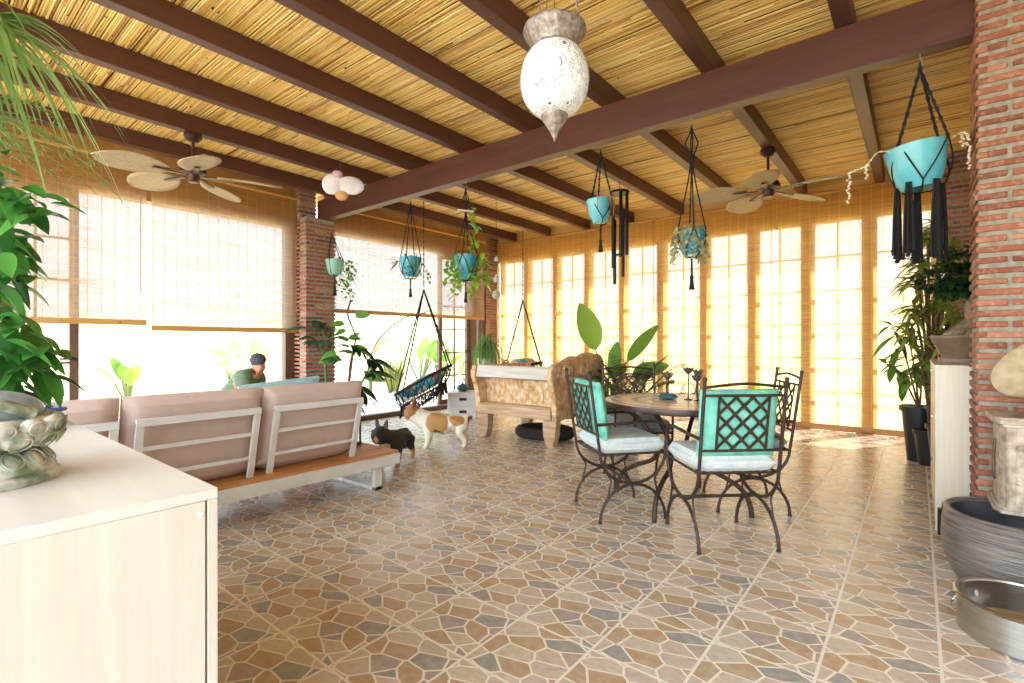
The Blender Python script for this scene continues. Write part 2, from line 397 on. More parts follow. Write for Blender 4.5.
# ------------------------------------------------------------------ ground and floor
b = MB(); b.box((0, 0, -0.12), (160, 160, 0.1)); struct(b.build('ground', M['ground']))
b = MB(); b.span((-6.98, -3.2, -0.14), (3.0, 8.1, 0.0)); struct(b.build('floor', M['floor']))
b = MB(); b.span((-9.6, -3.0, -0.1), (-6.985, 9.0, -0.02)); struct(b.build('floor_terrace', M['terrace']))
b = MB(); b.span((-9.6, 4.2, -0.02), (-8.7, 8.6, 0.07)); struct(b.build('trim_1', M['terrace'], bevel=0.01))
def hill(name, cx, cy, ang, L, D, H, seed):
    r2 = random.Random(seed); b = MB(); n, m = 30, 10; ph = [r2.uniform(0, 6) for _ in range(4)]
    vs = []
    for j in range(m + 1):
        for i in range(n + 1):
            u = (i / n - 0.5) * L; v = j / m * D
            z = H * (1 - math.cos(PI * min(1, j / m))) / 2 * (1 + 0.18 * math.sin(u * 0.3 + ph[0]) + 0.1 * math.sin(u * 0.9 + ph[1])) + 0.12 * math.sin(u * 2 + v + ph[2]) * (j > 0)
            vs.append((cx + u * math.cos(ang) - v * math.sin(ang), cy + u * math.sin(ang) + v * math.cos(ang), z - 0.09 - (0.2 if j == 0 else 0)))
    b.add(vs, [(j * (n + 1) + i, j * (n + 1) + i + 1, (j + 1) * (n + 1) + i + 1, (j + 1) * (n + 1) + i) for j in range(m) for i in range(n)])
    return struct(b.build(name, M['hill']))
hill('hillside', -4, 13, 0.0, 46, 10, 2.9, 3)
hill('hillside', -20, 4, PI / 2, 60, 20, 3.2, 5)

# ------------------------------------------------------------------ brickwork
def brick_faces(mb, x0, x1, y0, y1, z0, z1, faces, course=0.0575, L=0.28, jut=0.011):
    r2 = random.Random(int((x0 + y0) * 1000)); n = int((z1 - z0) / course); mt = 0.025
    mb.box(((x0 + x1) / 2, (y0 + y1) / 2, (z0 + z1) / 2), (x1 - x0 - 2 * jut, y1 - y0 - 2 * jut, z1 - z0), None, 1)
    for k in range(n):
        za = z0 + k * course + mt / 2; h = course - mt
        for f in faces:
            horizontal = f in ('-y', '+y'); a0, a1 = (x0, x1) if horizontal else (y0, y1)
            first = (L if (k + (0 if horizontal else 1)) % 2 else L * 0.48); p = a0; ln = first
            while p < a1 - 0.02:
                q = min(a1, p + ln)
                if a1 - q < 0.06: q = a1
                e = r2.uniform(-0.004, 0.004); hh = h * r2.uniform(0.86, 1.1)
                A, B = p + (0.0 if p == a0 else mt / 2 * .8), q - (0.0 if q == a1 else mt / 2 * .8); dep = 0.05
                t = min(1, max(0, r2.gauss(0.45, 0.25)))
                if f == '-y': c = ((A + B) / 2, y0 + dep / 2 + e, za + h / 2); sz = (B - A, dep, hh)
                elif f == '+y': c = ((A + B) / 2, y1 - dep / 2 + e, za + h / 2); sz = (B - A, dep, hh)
                elif f == '-x': c = (x0 + dep / 2 + e, (A + B) / 2, za + h / 2); sz = (dep, B - A, hh)
                else: c = (x1 - dep / 2 + e, (A + B) / 2, za + h / 2); sz = (dep, B - A, hh)
                mb.box(c, sz, (r2.uniform(-.012, .012), r2.uniform(-.012, .012), 0), 0, t)
                p = q; ln = L * (1 if k % 2 else 0.48) if p == a0 + first and False else L
def pillar(name, x0, x1, y0, y1, z1, faces, bevel=0):
    b = MB(); brick_faces(b, x0, x1, y0, y1, 0, z1, faces)
    return struct(b.build(name, [M['brick'], M['mortar']], tone=True, bevel=bevel))
pillar('brick_pillar', 0.25, 0.95, 3.72, 4.15, 3.36, ('-y', '-x'), 0.005)
pillar('brick_pillar', -6.96, -6.5, 3.545, 3.99, 2.92, ('-y', '+x', '+y'))
pillar('brick_pillar', -6.96, -6.68, 3.545, 3.80, 3.36, ('-y', '+x'))
pillar('brick_pillar', -7.1, -6.82, 7.58, 8.0, 3.36, ('-y', '+x'))
pillar('brick_pillar', 0.26, 0.6, 7.62, 8.05, 3.36, ('-y', '-x'))
b = MB(); brick_faces(b, 0.51, 0.75, 4.16, 7.61, 0, 3.36, ('-x',)); struct(b.build('wall_right', [M['brick'], M['mortar']], tone=True))
b = MB(); b.span((2.15, -2.1, 0), (2.3, 4.1, 3.38)); struct(b.build('wall_right_unseen', pm('white_plaster', (226, 222, 214), (214, 210, 202), 4, 0.9, 0.1)))  # unseen wall added to dim the near cabinet end and bounce neutral light
# dark wooden edge of the floor threshold
b = MB(); b.span((-6.62, 3.99, 0.0), (-6.5, 7.57, 0.07)); struct(b.build('trim_2', wood_mat('dark_threshold', (92, 66, 48), (74, 52, 38), 1, 0.5), bevel=0.008))

# ------------------------------------------------------------------ roof: reed ceiling, rafters, beam
b = MB(); r2 = random.Random(11); y = -2.1
while y < 8.08:
    x = -7.25 + r2.uniform(-0.4, 0)
    while x < 2.05:
        L = r2.uniform(0.9, 2.6); x1 = min(2.1, x + L); rad = r2.uniform(0.0062, 0.0098); zc = 3.384 + r2.uniform(-0.005, 0.004)
        ya = y + r2.uniform(-0.006, 0.006); yb = y + r2.uniform(-0.006, 0.006); zd = zc + r2.uniform(-0.004, 0.003); t = r2.random()
        if r2.random() < 0.05: t = 0.05
        vs = []
        for (xx, yy, zz) in ((x, ya, zc), (x1, yb, zd)):
            for k in range(5):
                a = PI + PI * k / 4; vs.append((xx, yy + rad * math.cos(a), zz + rad * math.sin(a)))
        b.add(vs, [(k, k + 1, 6 + k, 5 + k) for k in range(4)], 0, True, t)
        x = x1 + r2.uniform(-0.01, 0.02)
    y += r2.uniform(0.0125, 0.0165)
struct(b.build('ceiling', M['reed'], tone=True, recalc=False))
b = MB(); b.span((-7.6, -2.2, 3.4), (2.2, 8.55, 3.46)); struct(b.build('roof', M['roof']))
for i in range(10):
    xr = -6.30 + 0.848 * i
    b = MB(); b.span((xr - 0.05, -2.1, 3.215), (xr + 0.05, 7.86, 3.372)); struct(b.build('rafter', M['beam'], bevel=0.006))
b = MB(); b.span((-6.675, 3.81, 2.925), (0.30, 3.93, 3.213)); struct(b.build('ceiling_beam', M['beamx'], bevel=0.006))

# ------------------------------------------------------------------ front window wall (glazed doors)
b = MB(); b.span((-6.85, 7.97, 2.84), (0.3, 8.06, 3.4)); struct(b.build('wall_front', pm('pale_reed_band', (226, 184, 108), (206, 160, 84), 2, 0.7, 0.1, 0, (0.5, 8, 60))))
PW, PS, PX = 0.53, 0.697, -6.67
for i in range(10):
    x0 = PX + PS * i; x1 = x0 + PW; b = MB()
    b.span((x0 - 0.0835, 7.97, 0.0), (x0, 8.04, 2.838)); b.span((x1, 7.97, 0.0), (x1 + 0.0835, 8.04, 2.838))
    b.span((x0, 7.972, 0.0), (x1, 8.038, 0.055)); b.span((x0, 7.972, 2.81), (x1, 8.038, 2.838))
    wn = struct(b.build('window_%d' % (i + 1), M['tanframe'], bevel=0.004)); xm = (x0 + x1) / 2
    g = MB(); g.box((xm, 8.005, 1.43), (PW, 0.004, 2.75)); g.build('pane', M['glass'], wn)
    g = MB(); g.box((xm, 7.99, 1.43), (0.018, 0.03, 2.75))
    for k in range(1, 6): g.box((xm, 7.99, 0.055 + 0.459 * k), (PW, 0.028, 0.017))
    g.build('glazing_bar', M['tanframe'], wn)
# ------------------------------------------------------------------ side wall
b = MB(); b.span((-6.99, -3.2, 2.80), (-6.80, 3.543, 3.38)); struct(b.build('wall_left', M['tanframe']))
b = MB(); b.span((-6.99, 3.992, 2.84), (-6.80, 7.575, 3.38)); struct(b.build('wall_left_far', M['tanframe']))
def glazed_door(name, y0, y1, z1, x=-6.87):
    s = 0.075; b = MB()
    b.span((x - 0.03, y0, 0.0), (x + 0.03, y0 + s, z1)); b.span((x - 0.03, y1 - s, 0.0), (x + 0.03, y1, z1))
    b.span((x - 0.028, y0 + s, 0.0), (x + 0.028, y1 - s, 0.12)); b.span((x - 0.028, y0 + s, z1 - 0.1), (x + 0.028, y1 - s, z1))
    d = struct(b.build(name, M['frame'], bevel=0.004)); ym = (y0 + y1) / 2
    g = MB(); g.box((x, ym, z1 / 2), (0.004, y1 - y0 - 2 * s, z1 - 0.22)); g.build('pane', M['glass'], d)
    g = MB(); g.box((x + 0.01, ym, z1 / 2), (0.03, 0.024, z1 - 0.22))
    for k in range(1, 6): g.box((x + 0.01, ym, 0.12 + (z1 - 0.22) * k / 6), (0.028, y1 - y0 - 2 * s, 0.022))
    g.build('glazing_bar', M['frame'], d)
    g = MB(); g.bar((x + 0.07, y1 - 0.04, 1.02), (x + 0.07, y1 - 0.16, 1.02), 0.015, 0.02); g.bar((x + 0.025, y1 - 0.04, 1.02), (x + 0.075, y1 - 0.04, 1.02), 0.018, 0.018); g.build('handle', pm('black_iron', (34, 32, 32), (24, 22, 22), 20, 0.4, 0, 0.6), d)
    return d
glazed_door('door_1', 0.55, 1.22, 2.795)
glazed_door('door_2', 6.32, 7.12, 2.835)
glazed_door('door_3', -0.25, 0.545, 2.795)
b = MB(); b.span((-6.93, 3.42, 0), (-6.82, 3.542, 2.797)); struct(b.build('trim_3', M['frame'], bevel=0.004))
b = MB(); b.span((-6.93, 7.125, 0), (-6.82, 7.30, 2.838)); b.span((-6.93, 7.40, 0), (-6.85, 7.575, 2.838)); struct(b.build('trim_4', M['frame'], bevel=0.004))

# ------------------------------------------------------------------ roller blinds (each hangs on its own roller)
def blind(label, axis, a0, a1, pos, ztop, zbot, mat, rail_mat, group, wrinkle=0.004):
    t = thing('bamboo_blind', label, 'blind', ((a0 + a1) / 2, pos, 0) if axis == 0 else (pos, (a0 + a1) / 2, 0), 0, None)
    w = (a1 - a0); n = max(6, int(w / 0.12)); m = 14; b = MB(); sgn = -1 if axis == 0 else 1
    vs = []
    for j in range(m + 1):
        for i in range(n + 1):
            u = -w / 2 + w * i / n; z = zbot + (ztop - zbot) * j / m; o = wrinkle * (math.sin(i * 1.7 + j * 0.6 + a0) + math.sin(j * 1.1 + a1))
            vs.append((u, o, z) if axis == 0 else (o, u, z))
    b.add(vs, [(j * (n + 1) + i, j * (n + 1) + i + 1, (j + 1) * (n + 1) + i + 1, (j + 1) * (n + 1) + i) for j in range(m) for i in range(n)])
    b.build('cloth', mat, t, recalc=False)
    b = MB(); sz = (w, 0.014, 0.06) if axis == 0 else (0.014, w, 0.06)
    b.box((0, 0.0, zbot + 0.012), sz); b.build('bottom_rail', rail_mat, t, bevel=0.003)
    b = MB(); p0 = (-w / 2, 0.0, ztop) if axis == 0 else (0.0, -w / 2, ztop); p1 = (w / 2, 0.0, ztop) if axis == 0 else (0.0, w / 2, ztop)
    b.tube([p0, p1], 0.022, 10); b.build('roller', rail_mat, t)
    b = MB(); q = (w / 2 - 0.06, -0.02) if axis == 0 else (0.02, w / 2 - 0.06)
    b.tube([(q[0], q[1], ztop), (q[0], q[1], zbot + 0.35)], 0.0035, 5); b.build('cord', pm('blind_cord', (180, 130, 70), (150, 104, 56), 20, 0.8), t)
    return t
fb = [(-6.80, -5.36, 'full height woven blind next to the corner brick pillar, behind the wooden bench'),
      (-5.345, -3.32, 'full height woven blind behind the big banana leaves'),
      (-3.295, -1.56, 'full height woven blind behind the round table and the far chair'),
      (-1.54, 0.25, 'full height woven blind behind the lanky plant in the black pot')]
for a0, a1, lb in fb: blind(lb, 0, a0, a1, 7.90, 3.21, 0.045, M['blind_y'], M['bamboo_railx'], 'front blinds')
sb = [(0.10, 1.785, 3.19, 1.40, 'rolled down woven blind covering the glazed door behind the bonsai leaves'),
      (1.83, 3.535, 3.19, 1.34, 'woven blind hanging over the open bay behind the sofa, lower edge above the seated person'),
      (3.995, 7.44, 3.19, 1.645, 'wide woven blind between the two brick pillars above the hanging chair')]
for a0, a1, zt, zb, lb in sb: blind(lb, 1, a0, a1, -6.735, zt, zb, M['blind_x'], M['bamboo_rail'], 'side blinds')
# ------------------------------------------------------------------ near cabinet
M['birch'] = wood_mat('pale_birch', (216, 208, 198), (206, 195, 181), 2, 0.4)
M['birch_top'] = wood_mat('pale_birch_top', (220, 214, 207), (212, 204, 194), 0, 0.35)
M['white_metal'] = pm('white_metal', (232, 230, 226), (222, 220, 216), 10, 0.35)
M['steel'] = pm('brushed_steel', (196, 192, 184), (170, 166, 158), 6, 0.28, 0, 1.0, (1, 1, 40))
M['iron'] = pm('wrought_iron', (84, 66, 56), (58, 44, 38), 40, 0.5, 0.2, 0.5)
M['black'] = pm('black_cord', (30, 28, 30), (20, 19, 21), 60, 0.9, 0.3)
M['soil'] = pm('potting_soil', (92, 66, 46), (54, 38, 26), 60, 1.0, 0.8)
x0, x1, y0, y1, zt = -2.98, -1.118, -0.03, 0.42, 0.90
t = thing('storage_cabinet', 'pale birch storage cabinet carrying the carved stone lotus pedestal', 'cabinet', ((x0 + x1) / 2, (y0 + y1) / 2, 0))
hx, hy = (x1 - x0) / 2, (y1 - y0) / 2
for s in (-1, 1):
    b = MB(); b.box((s * (hx - 0.01), -0.012, zt / 2 - 0.01), (0.02, 2 * hy - 0.024, zt - 0.024)); sp = b.build('side_panel', M['birch'], t, bevel=0.0015)
    b = MB(); b.lathe([(0, 0), (0.006, 0), (0.0065, 0.001), (0.004, 0.002), (0, 0.002)], 14, (s * (hx - 0.0), hy - 0.034, zt - 0.048), M=Matrix.Rotation(s * PI / 2, 3, 'Y')); b.build('cam_cap', M['white_metal'], sp)
b = MB(); b.box((0, 0, zt - 0.011), (2 * hx, 2 * hy - 0.002, 0.022)); b.build('top_panel', M['birch_top'], t, bevel=0.002)
b = MB(); b.box((0, -hy + 0.008, zt / 2), (2 * hx - 0.045, 0.008, zt - 0.05)); b.build('back_panel', M['birch'], t)
b = MB(); b.box((0, 0, 0.04), (2 * hx - 0.044, 2 * hy - 0.06, 0.03)); b.build('bottom_panel', M['birch'], t)
for k in range(4):
    w = 2 * hx / 4; b = MB(); b.box((-hx + w * (k + 0.5), hy - 0.010, zt / 2 - 0.01), (w - 0.004, 0.02, zt - 0.024)); d = b.build('door', M['birch'], t, bevel=0.002)
    b = MB(); b.ball((-hx + w * (k + (0.85 if k % 2 == 0 else 0.15)), hy + 0.012, 0.55), 0.014); b.build('knob', M['white_metal'], d)

# carved lotus pedestal with a robed lap on it
M['carved'] = pm('weathered_painted_stone', (118, 134, 108), (214, 210, 198), 20, 0.55, 0.8, 0, (1, 1, 1), 8, 0, (0.38, 0.62))
M['robe'] = pm('blue_grey_glaze', (112, 128, 146), (176, 186, 192), 10, 0.35, 0.2)
t = thing('lotus_pedestal', 'weathered green and white carved stone lotus pedestal at the cabinet edge', 'statue', (-1.545, 0.105, zt), 0); t.scale = (0.76, 0.76, 0.80)
def lob(n, a, k=0.06): return lambda th, z: 1 + k * abs(math.sin(n * th / 2 + a))
b = MB(); b.lathe([(0.0, 0), (0.176, 0), (0.181, 0.006), (0.181, 0.018), (0.172, 0.026), (0.0, 0.026)], 60); b.build('base_slab', M['carved'], t)
def petals(mb, n, r, z, size, lean, off=0.0):
    for k in range(n):
        a = 2 * PI * (k + off) / n; Mx = Matrix.Rotation(a, 3, 'Z') @ Matrix.Rotation(lean, 3, 'Y')
        mb.ball((r * math.cos(a), r * math.sin(a), z), size, 12, 9, M=Mx)
        mb.tube([Vector((r * math.cos(a), r * math.sin(a), z)) + Mx @ Vector((size[0] * 0.95, size[1] * 0.72 * math.cos(q), size[2] * 0.72 * math.sin(q))) for q in [2 * PI * j / 16 for j in range(16)]], 0.002, 5, closed=True)
b = MB(); b.lathe([(0.168, 0.026), (0.172, 0.034), (0.16, 0.05), (0.136, 0.074), (0.118, 0.086)], 60); petals(b, 15, 0.140, 0.056, (0.020, 0.034, 0.034), math.radians(-38)); b.build('lower_petals', M['carved'], t)
b = MB(); b.lathe([(0.116, 0.08), (0.122, 0.088), (0.112, 0.098), (0.124, 0.108)], 60); b.build('waist', M['carved'], t)
b = MB(); b.lathe([(0.118, 0.1), (0.15, 0.108), (0.172, 0.122), (0.18, 0.142), (0.172, 0.16), (0.15, 0.168), (0.0, 0.17)], 60)
petals(b, 15, 0.165, 0.122, (0.022, 0.038, 0.028), math.radians(32)); petals(b, 15, 0.172, 0.150, (0.020, 0.036, 0.024), math.radians(10), 0.5); b.build('upper_petals', M['carved'], t)
b = MB(); b.ball((-0.03, 0.0, 0.185), (0.125, 0.15, 0.06), 30, 12)
for k in range(6): b.tube(curve([(-0.1 + 0.035 * k, -0.13 + 0.012 * abs(k - 3), 0.19), (-0.06 + 0.034 * k, -0.06, 0.238 - 0.004 * k), (-0.05 + 0.03 * k, 0.05, 0.238 - 0.004 * k)], 5), 0.008, 8)
b.build('folded_robe', M['robe'], t)
b = MB(); b.tube(curve([(0.06, -0.10, 0.17), (0.105, -0.05, 0.21), (0.11, 0.03, 0.215), (0.07, 0.11, 0.18)], 6), [0.016] * 19, 10); b.build('sash', M['carved'], t)

# ------------------------------------------------------------------ right cabinet, stone box, planter, bowl
M['whitewood'] = wood_mat('whitewashed_oak', (232, 220, 196), (216, 202, 176), 2, 0.5)
t = thing('shoe_cabinet', 'tall whitewashed wooden cabinet behind the big brick pillar', 'cabinet', (0.29, 4.82, 0))
b = MB(); b.box((0, -0.64, 0.515), (0.40, 0.022, 1.03)); b.build('side_panel', M['whitewood'], t, bevel=0.002)
b = MB(); b.box((0, 0.64, 0.515), (0.40, 0.022, 1.03)); b.build('side_panel', M['whitewood'], t, bevel=0.002)
b = MB(); b.box((0, 0, 1.04), (0.408, 1.31, 0.022)); b.build('top_panel', M['whitewood'], t, bevel=0.002)
b = MB(); b.box((0.19, 0, 0.515), (0.012, 1.26, 1.02)); b.build('back_panel', M['whitewood'], t)
for k in range(3):
    b = MB(); b.box((-0.19, 0, 0.20 + 0.33 * k), (0.018, 1.25, 0.32)); d = b.build('flap_door', M['whitewood'], t, bevel=0.002)
    b = MB(); b.bar((-0.204, -0.08, 0.33 + 0.33 * k), (-0.204, 0.08, 0.33 + 0.33 * k), 0.012, 0.012); b.build('handle', M['steel'], d)
t = thing('iron_doorstop', 'small black iron block with a ring at the foot of the whitewashed cabinet', 'doorstop', (0.135, 4.10, 0))
b = MB(); b.box((0, 0, 0.08), (0.07, 0.05, 0.16)); b.box((0.035, 0, 0.125), (0.07, 0.03, 0.03)); b.build('block', pm('black_iron', (34, 32, 32), (24, 22, 22), 20, 0.4, 0, 0.6), t, bevel=0.004)
b = MB(); b.box((0, 0, 0.18), (0.03, 0.02, 0.04)); b.tube([(0.0 + 0.011 * math.cos(a), -0.012, 0.188 + 0.011 * math.sin(a)) for a in [2 * PI * k / 14 for k in range(14)]], 0.0035, 6, closed=True); b.build('ring', pm('black_iron', (34, 32, 32)), t)

N = NT('ribbed_grey_ceramic'); co = N.coords('Object', (1.5, 1.5, 55)); nz = N.node('ShaderNodeTexNoise', Scale=3.0, Detail=4.0); N.l.new(co, nz.inputs['Vector'])
N.set(Base_Color=N.ramp(nz.outputs[0], [(0.35, lin((96, 88, 84))), (0.65, lin((150, 140, 132)))]), Roughness=0.4, Metallic=0.25); N.bump(nz.outputs[0], 0.9, 0.012); M['ribbed'] = N.m
t = thing('planter_bowl', 'large round ribbed grey planter under the carved box', 'planter', (0.385, 3.40, 0)); t.scale = (0.88, 0.88, 1.0)
b = MB(); b.lathe([(0, 0.0), (0.245, 0.0), (0.285, 0.05), (0.318, 0.13), (0.33, 0.22), (0.327, 0.30), (0.318, 0.345), (0.31, 0.36)], 56); b.build('body', M['ribbed'], t)
b = MB(); b.lathe([(0.312, 0.352), (0.322, 0.362), (0.312, 0.372), (0.292, 0.368), (0.288, 0.355)], 56); b.build('rim', M['ribbed'], t)
b = MB(); b.lathe([(0.29, 0.36), (0.292, 0.25), (0.27, 0.1), (0.2, 0.03), (0, 0.03)], 48); b.build('liner', pm('slate_liner', (80, 82, 86), (64, 66, 70), 10, 0.5), t)
t = thing('steel_bowl', 'wide brushed steel bowl on the floor in front of the ribbed planter', 'bowl', (0.335, 2.86, 0))
b = MB(); R = 0.205; b.lathe([(0, 0.0), (R - 0.006, 0.0), (R, 0.006), (R, 0.145)], 64); b.build('body', M['steel'], t)
b = MB(); b.lathe([(R - 0.002, 0.140), (R + 0.008, 0.146), (R + 0.010, 0.152), (R + 0.004, 0.158), (R - 0.008, 0.154), (R - 0.012, 0.146)], 64); b.build('rolled_rim', M['steel'], t)
b = MB(); b.lathe([(R - 0.010, 0.150), (R - 0.012, 0.03), (R - 0.03, 0.014), (0, 0.012)], 64); b.build('inner_wall', M['steel'], t)
b = MB(); a = math.radians(135); c = Vector((0.187 * math.cos(a), 0.187 * math.sin(a), 0.095)); b.tube([c + Vector((0.004 * math.cos(q), 0.005 * math.cos(q), 0.012 * math.sin(q))) for q in [2 * PI * k / 12 for k in range(12)]], 0.003, 6, closed=True); b.build('ring_handle', M['white_metal'], t)
b = MB(); a = math.radians(185); c = Vector((R * math.cos(a), R * math.sin(a), 0.10)); b.tube(curve([c + Vector((0, 0.03, 0.01)), c + Vector((-0.016, 0.02, -0.015)), c + Vector((-0.016, -0.02, -0.015)), c + Vector((0, -0.03, 0.01))], 5), 0.004, 8); b.build('side_handle', M['steel'], t)

M['carvedwood'] = pm('whitewashed_carved_wood', (206, 190, 168), (156, 138, 118), 24, 0.75, 0.6, 0, (1, 1, 1), 7)
t = thing('carved_box', 'whitewashed carved wooden box against the brick pillar above the ribbed planter', 'box', (0.53, 3.525, 0.373))
oct_ = lambda hx, hy, ch: [(-hx, hy), (-hx, -hy + ch), (-hx + ch * .35, -hy), (hx, -hy), (hx, hy)]
b = MB(); b.prism(oct_(0.215, 0.17, 0.06), 'z', 0.03, 0.43); b.build('body', M['carvedwood'], t, bevel=0.004)
b = MB(); b.prism(oct_(0.245, 0.182, 0.07), 'z', 0.43, 0.462); b.prism(oct_(0.23, 0.177, 0.065), 'z', 0.415, 0.43); b.build('top_slab', M['carvedwood'], t, bevel=0.005)
b = MB(); b.prism(oct_(0.24, 0.18, 0.07), 'z', 0.0, 0.018); b.prism(oct_(0.228, 0.176, 0.065), 'z', 0.018, 0.034); b.build('base_moulding', M['carvedwood'], t, bevel=0.005)
b = MB()
for (cx_, cz_) in ((-0.10, 0.31), (-0.02, 0.24), (-0.10, 0.14), (0.06, 0.33), (0.08, 0.16), (0.15, 0.25)):
    for k in range(2): b.tube([(cx_ + (0.02 + 0.016 * k) * math.cos(q), -0.171, cz_ + (0.02 + 0.016 * k) * math.sin(q)) for q in [2 * PI * j / 18 for j in range(18)]], 0.006, 6, closed=True)
    for j in range(5): b.ball((cx_ + 0.05 * math.cos(j * 1.256 + .4), -0.171, cz_ + 0.05 * math.sin(j * 1.256 + .4)), (0.014, 0.006, 0.014), 8, 5)
b.span((-0.19, -0.178, 0.05), (-0.165, -0.165, 0.41)); b.build('relief', M['carvedwood'], t)
b = MB(); b.tube(curve([(-0.218, 0.03, 0.33), (-0.224, 0.035, 0.24), (-0.221, 0.04, 0.14), (-0.217, 0.045, 0.12)], 5), 0.006, 6); b.build('rail', pm('worn_brass', (150, 110, 74), (110, 92, 96), 20, 0.4, 0, 0.6), t)
# things on the box
M['beige_cloth'] = pm('beige_felt', (188, 168, 136), (170, 148, 114), 30, 0.9, 0.15)
t = thing('ear_ornament', 'beige ornament with a rounded ear shaped lobe above the carved box', 'ornament', (0.50, 3.57, 0.845), math.radians(8))
b = MB(); Mx = Matrix.Rotation(math.radians(82), 3, 'X') @ Matrix.Rotation(math.radians(-38), 3, 'Z')
b.ball((-0.025, 0.0, 0.225), (0.20, 0.03, 0.13), 28, 14, M=Matrix.Rotation(math.radians(-32), 3, 'Y')); b.build('lobe', M['beige_cloth'], t)
b = MB(); b.tube(curve([(0.05, -0.04, 0.24), (0.0, -0.06, 0.16), (-0.045, -0.07, 0.08), (-0.10, -0.075, 0.012)], 6), [0.045, 0.05, 0.052, 0.05, 0.048, 0.047, 0.046, 0.044, 0.042, 0.04, 0.036, 0.032, 0.028, 0.024, 0.02, 0.016, 0.012, 0.008, 0.004][:19], 12); b.build('drooping_flap', M['beige_cloth'], t)
b = MB(); b.lathe([(0.0, 0.0), (0.05, 0.0), (0.05, 0.012), (0.02, 0.03), (0.016, 0.2), (0.0, 0.2)], 16, (0.06, 0.02, -0.01)); b.build('stand', M['beige_cloth'], t)
b = MB(); b.leaf((0.0, -0.1, 0.16), (1, -0.1, 0.3), 0.1, 0.015, 0.1); b.build('green_ribbon', leafmat('ribbon_green', (40, 110, 60), (60, 130, 80)), t)
t = thing('mosaic_vase', 'small shiny mosaic vase in teal and amber on the carved box', 'vase', (0.455, 3.425, 0.836))
N = NT('mosaic_glass'); vo = N.node('ShaderNodeTexVoronoi', Scale=34.0); N.l.new(N.coords(), vo.inputs['Vector']); sc_ = N.node('ShaderNodeSeparateColor'); N.l.new(vo.outputs['Color'], sc_.inputs[0])
N.set(Base_Color=N.ramp(sc_.outputs[0], [(0, lin((40, 110, 104))), (0.3, lin((150, 74, 40))), (0.5, lin((220, 210, 196))), (0.68, lin((196, 146, 60))), (0.85, lin((30, 60, 70)))], 'CONSTANT'), Roughness=0.15)
b = MB(); b.lathe([(0, 0.0), (0.03, 0.0), (0.046, 0.03), (0.048, 0.06), (0.034, 0.09), (0.018, 0.105), (0.022, 0.118), (0.0, 0.118)], 24); b.build('body', N.m, t)
b = MB(); b.lathe([(0, 0.001), (0.085, 0.0), (0.095, 0.005), (0.09, 0.007), (0.03, 0.003)], 32, (0, 0, 0)); b.build('saucer', M['steel'], t)

# ------------------------------------------------------------------ garden sofa seen from the back
M['pink'] = pm('dusty_pink_fabric', (214, 188, 178), (208, 181, 171), 12, 0.95, 0.05)
M['teak'] = wood_mat('oiled_teak', (206, 146, 82), (184, 122, 64), 1, 0.45)
M['aqua_cloth'] = pm('pale_aqua_fabric', (168, 204, 204), (150, 190, 192), 40, 0.9, 0.1)
SX = -3.80; SY0, SY1 = -0.12, 2.66
t = thing('garden_sofa', 'long white metal garden sofa with dusty pink cushions and teak deck', 'sofa', (SX, (SY0 + SY1) / 2, 0))
L2 = (SY1 - SY0) / 2; D2 = 0.43
b = MB()
for s in (-1, 1):
    b.box((s * D2, 0, 0.228), (0.035, 2 * L2, 0.085)); b.box((0, s * (L2 - 0.02), 0.228), (2 * D2, 0.04, 0.085))
b.box((0, 0, 0.21), (0.06, 2 * L2 - 0.1, 0.05)); b.build('frame', M['white_metal'], t, bevel=0.003)
for k in range(9):
    b = MB(); w = 2 * D2 / 9; b.box((-D2 + w * (k + 0.5), 0, 0.281), (w - 0.008, 2 * L2 - 0.01, 0.02)); b.build('deck_slat', M['teak'], t, bevel=0.002)
for yy in (-L2 + 0.18, L2 - 0.20):
    b = MB()
    for s in (-1, 1): b.box((s * (D2 - 0.03), yy, 0.093), (0.04, 0.07, 0.186))
    b.box((0, yy, 0.015), (2 * D2 - 0.02, 0.07, 0.03)); b.build('leg', M['white_metal'], t, bevel=0.003)
yc = (SY0 + SY1) / 2
for (ya, yb) in ((0.10, 0.745), (0.86, 1.50), (1.63, 2.28)):
    a, c = ya - yc, yb - yc; xb, xt = 0.32, 0.44; b = MB()
    F = lambda y, k: Vector((xb + (xt - xb) * k, y, 0.29 + 0.455 * k))
    up_ = (1, 0, 0.25)
    for y in (a, c): b.bar(F(y, 0), F(y, 1), 0.04, 0.022, up=up_)
    b.bar(F(a - 0.02, 1), F(c + 0.02, 1), 0.026, 0.042, up=(0, 0, 1))
    for k in (0.30, 0.66): b.bar(F(a, k), F(c, k), 0.016, 0.024, up=(0, 0, 1))
    b.build('back_frame', M['white_metal'], t, bevel=0.002)
for (ya, yb) in ((-0.02, 0.79), (0.80, 1.572), (1.58, 2.36)):
    b = MB(); Mx = Matrix.Rotation(math.radians(105), 3, 'Y')
    b.pillow((0.262, (ya + yb) / 2 - yc, 0.605), (0.58, yb - ya, 0.19), Mx, 16, puff=0.28); b.build('back_cushion', M['pink'], t)
    b = MB(); b.pillow((-0.08, (ya + yb) / 2 - yc, 0.365), (0.68, yb - ya, 0.16), None, 14, puff=0.22); b.build('seat_cushion', M['pink'], t)
b = MB(); Mx = Matrix.Rotation(math.radians(112), 3, 'Y') @ Matrix.Rotation(math.radians(4), 3, 'Z')
b.pillow((0, 0, 0), (0.44, 0.60, 0.15), Mx, 12, puff=0.5)
o = b.build('throw_pillow', M['aqua_cloth']); o.location = (-3.79, 1.84, 0.70); tag(o, 'pale aqua cushion peeking over the right pink back cushion', 'pillow')

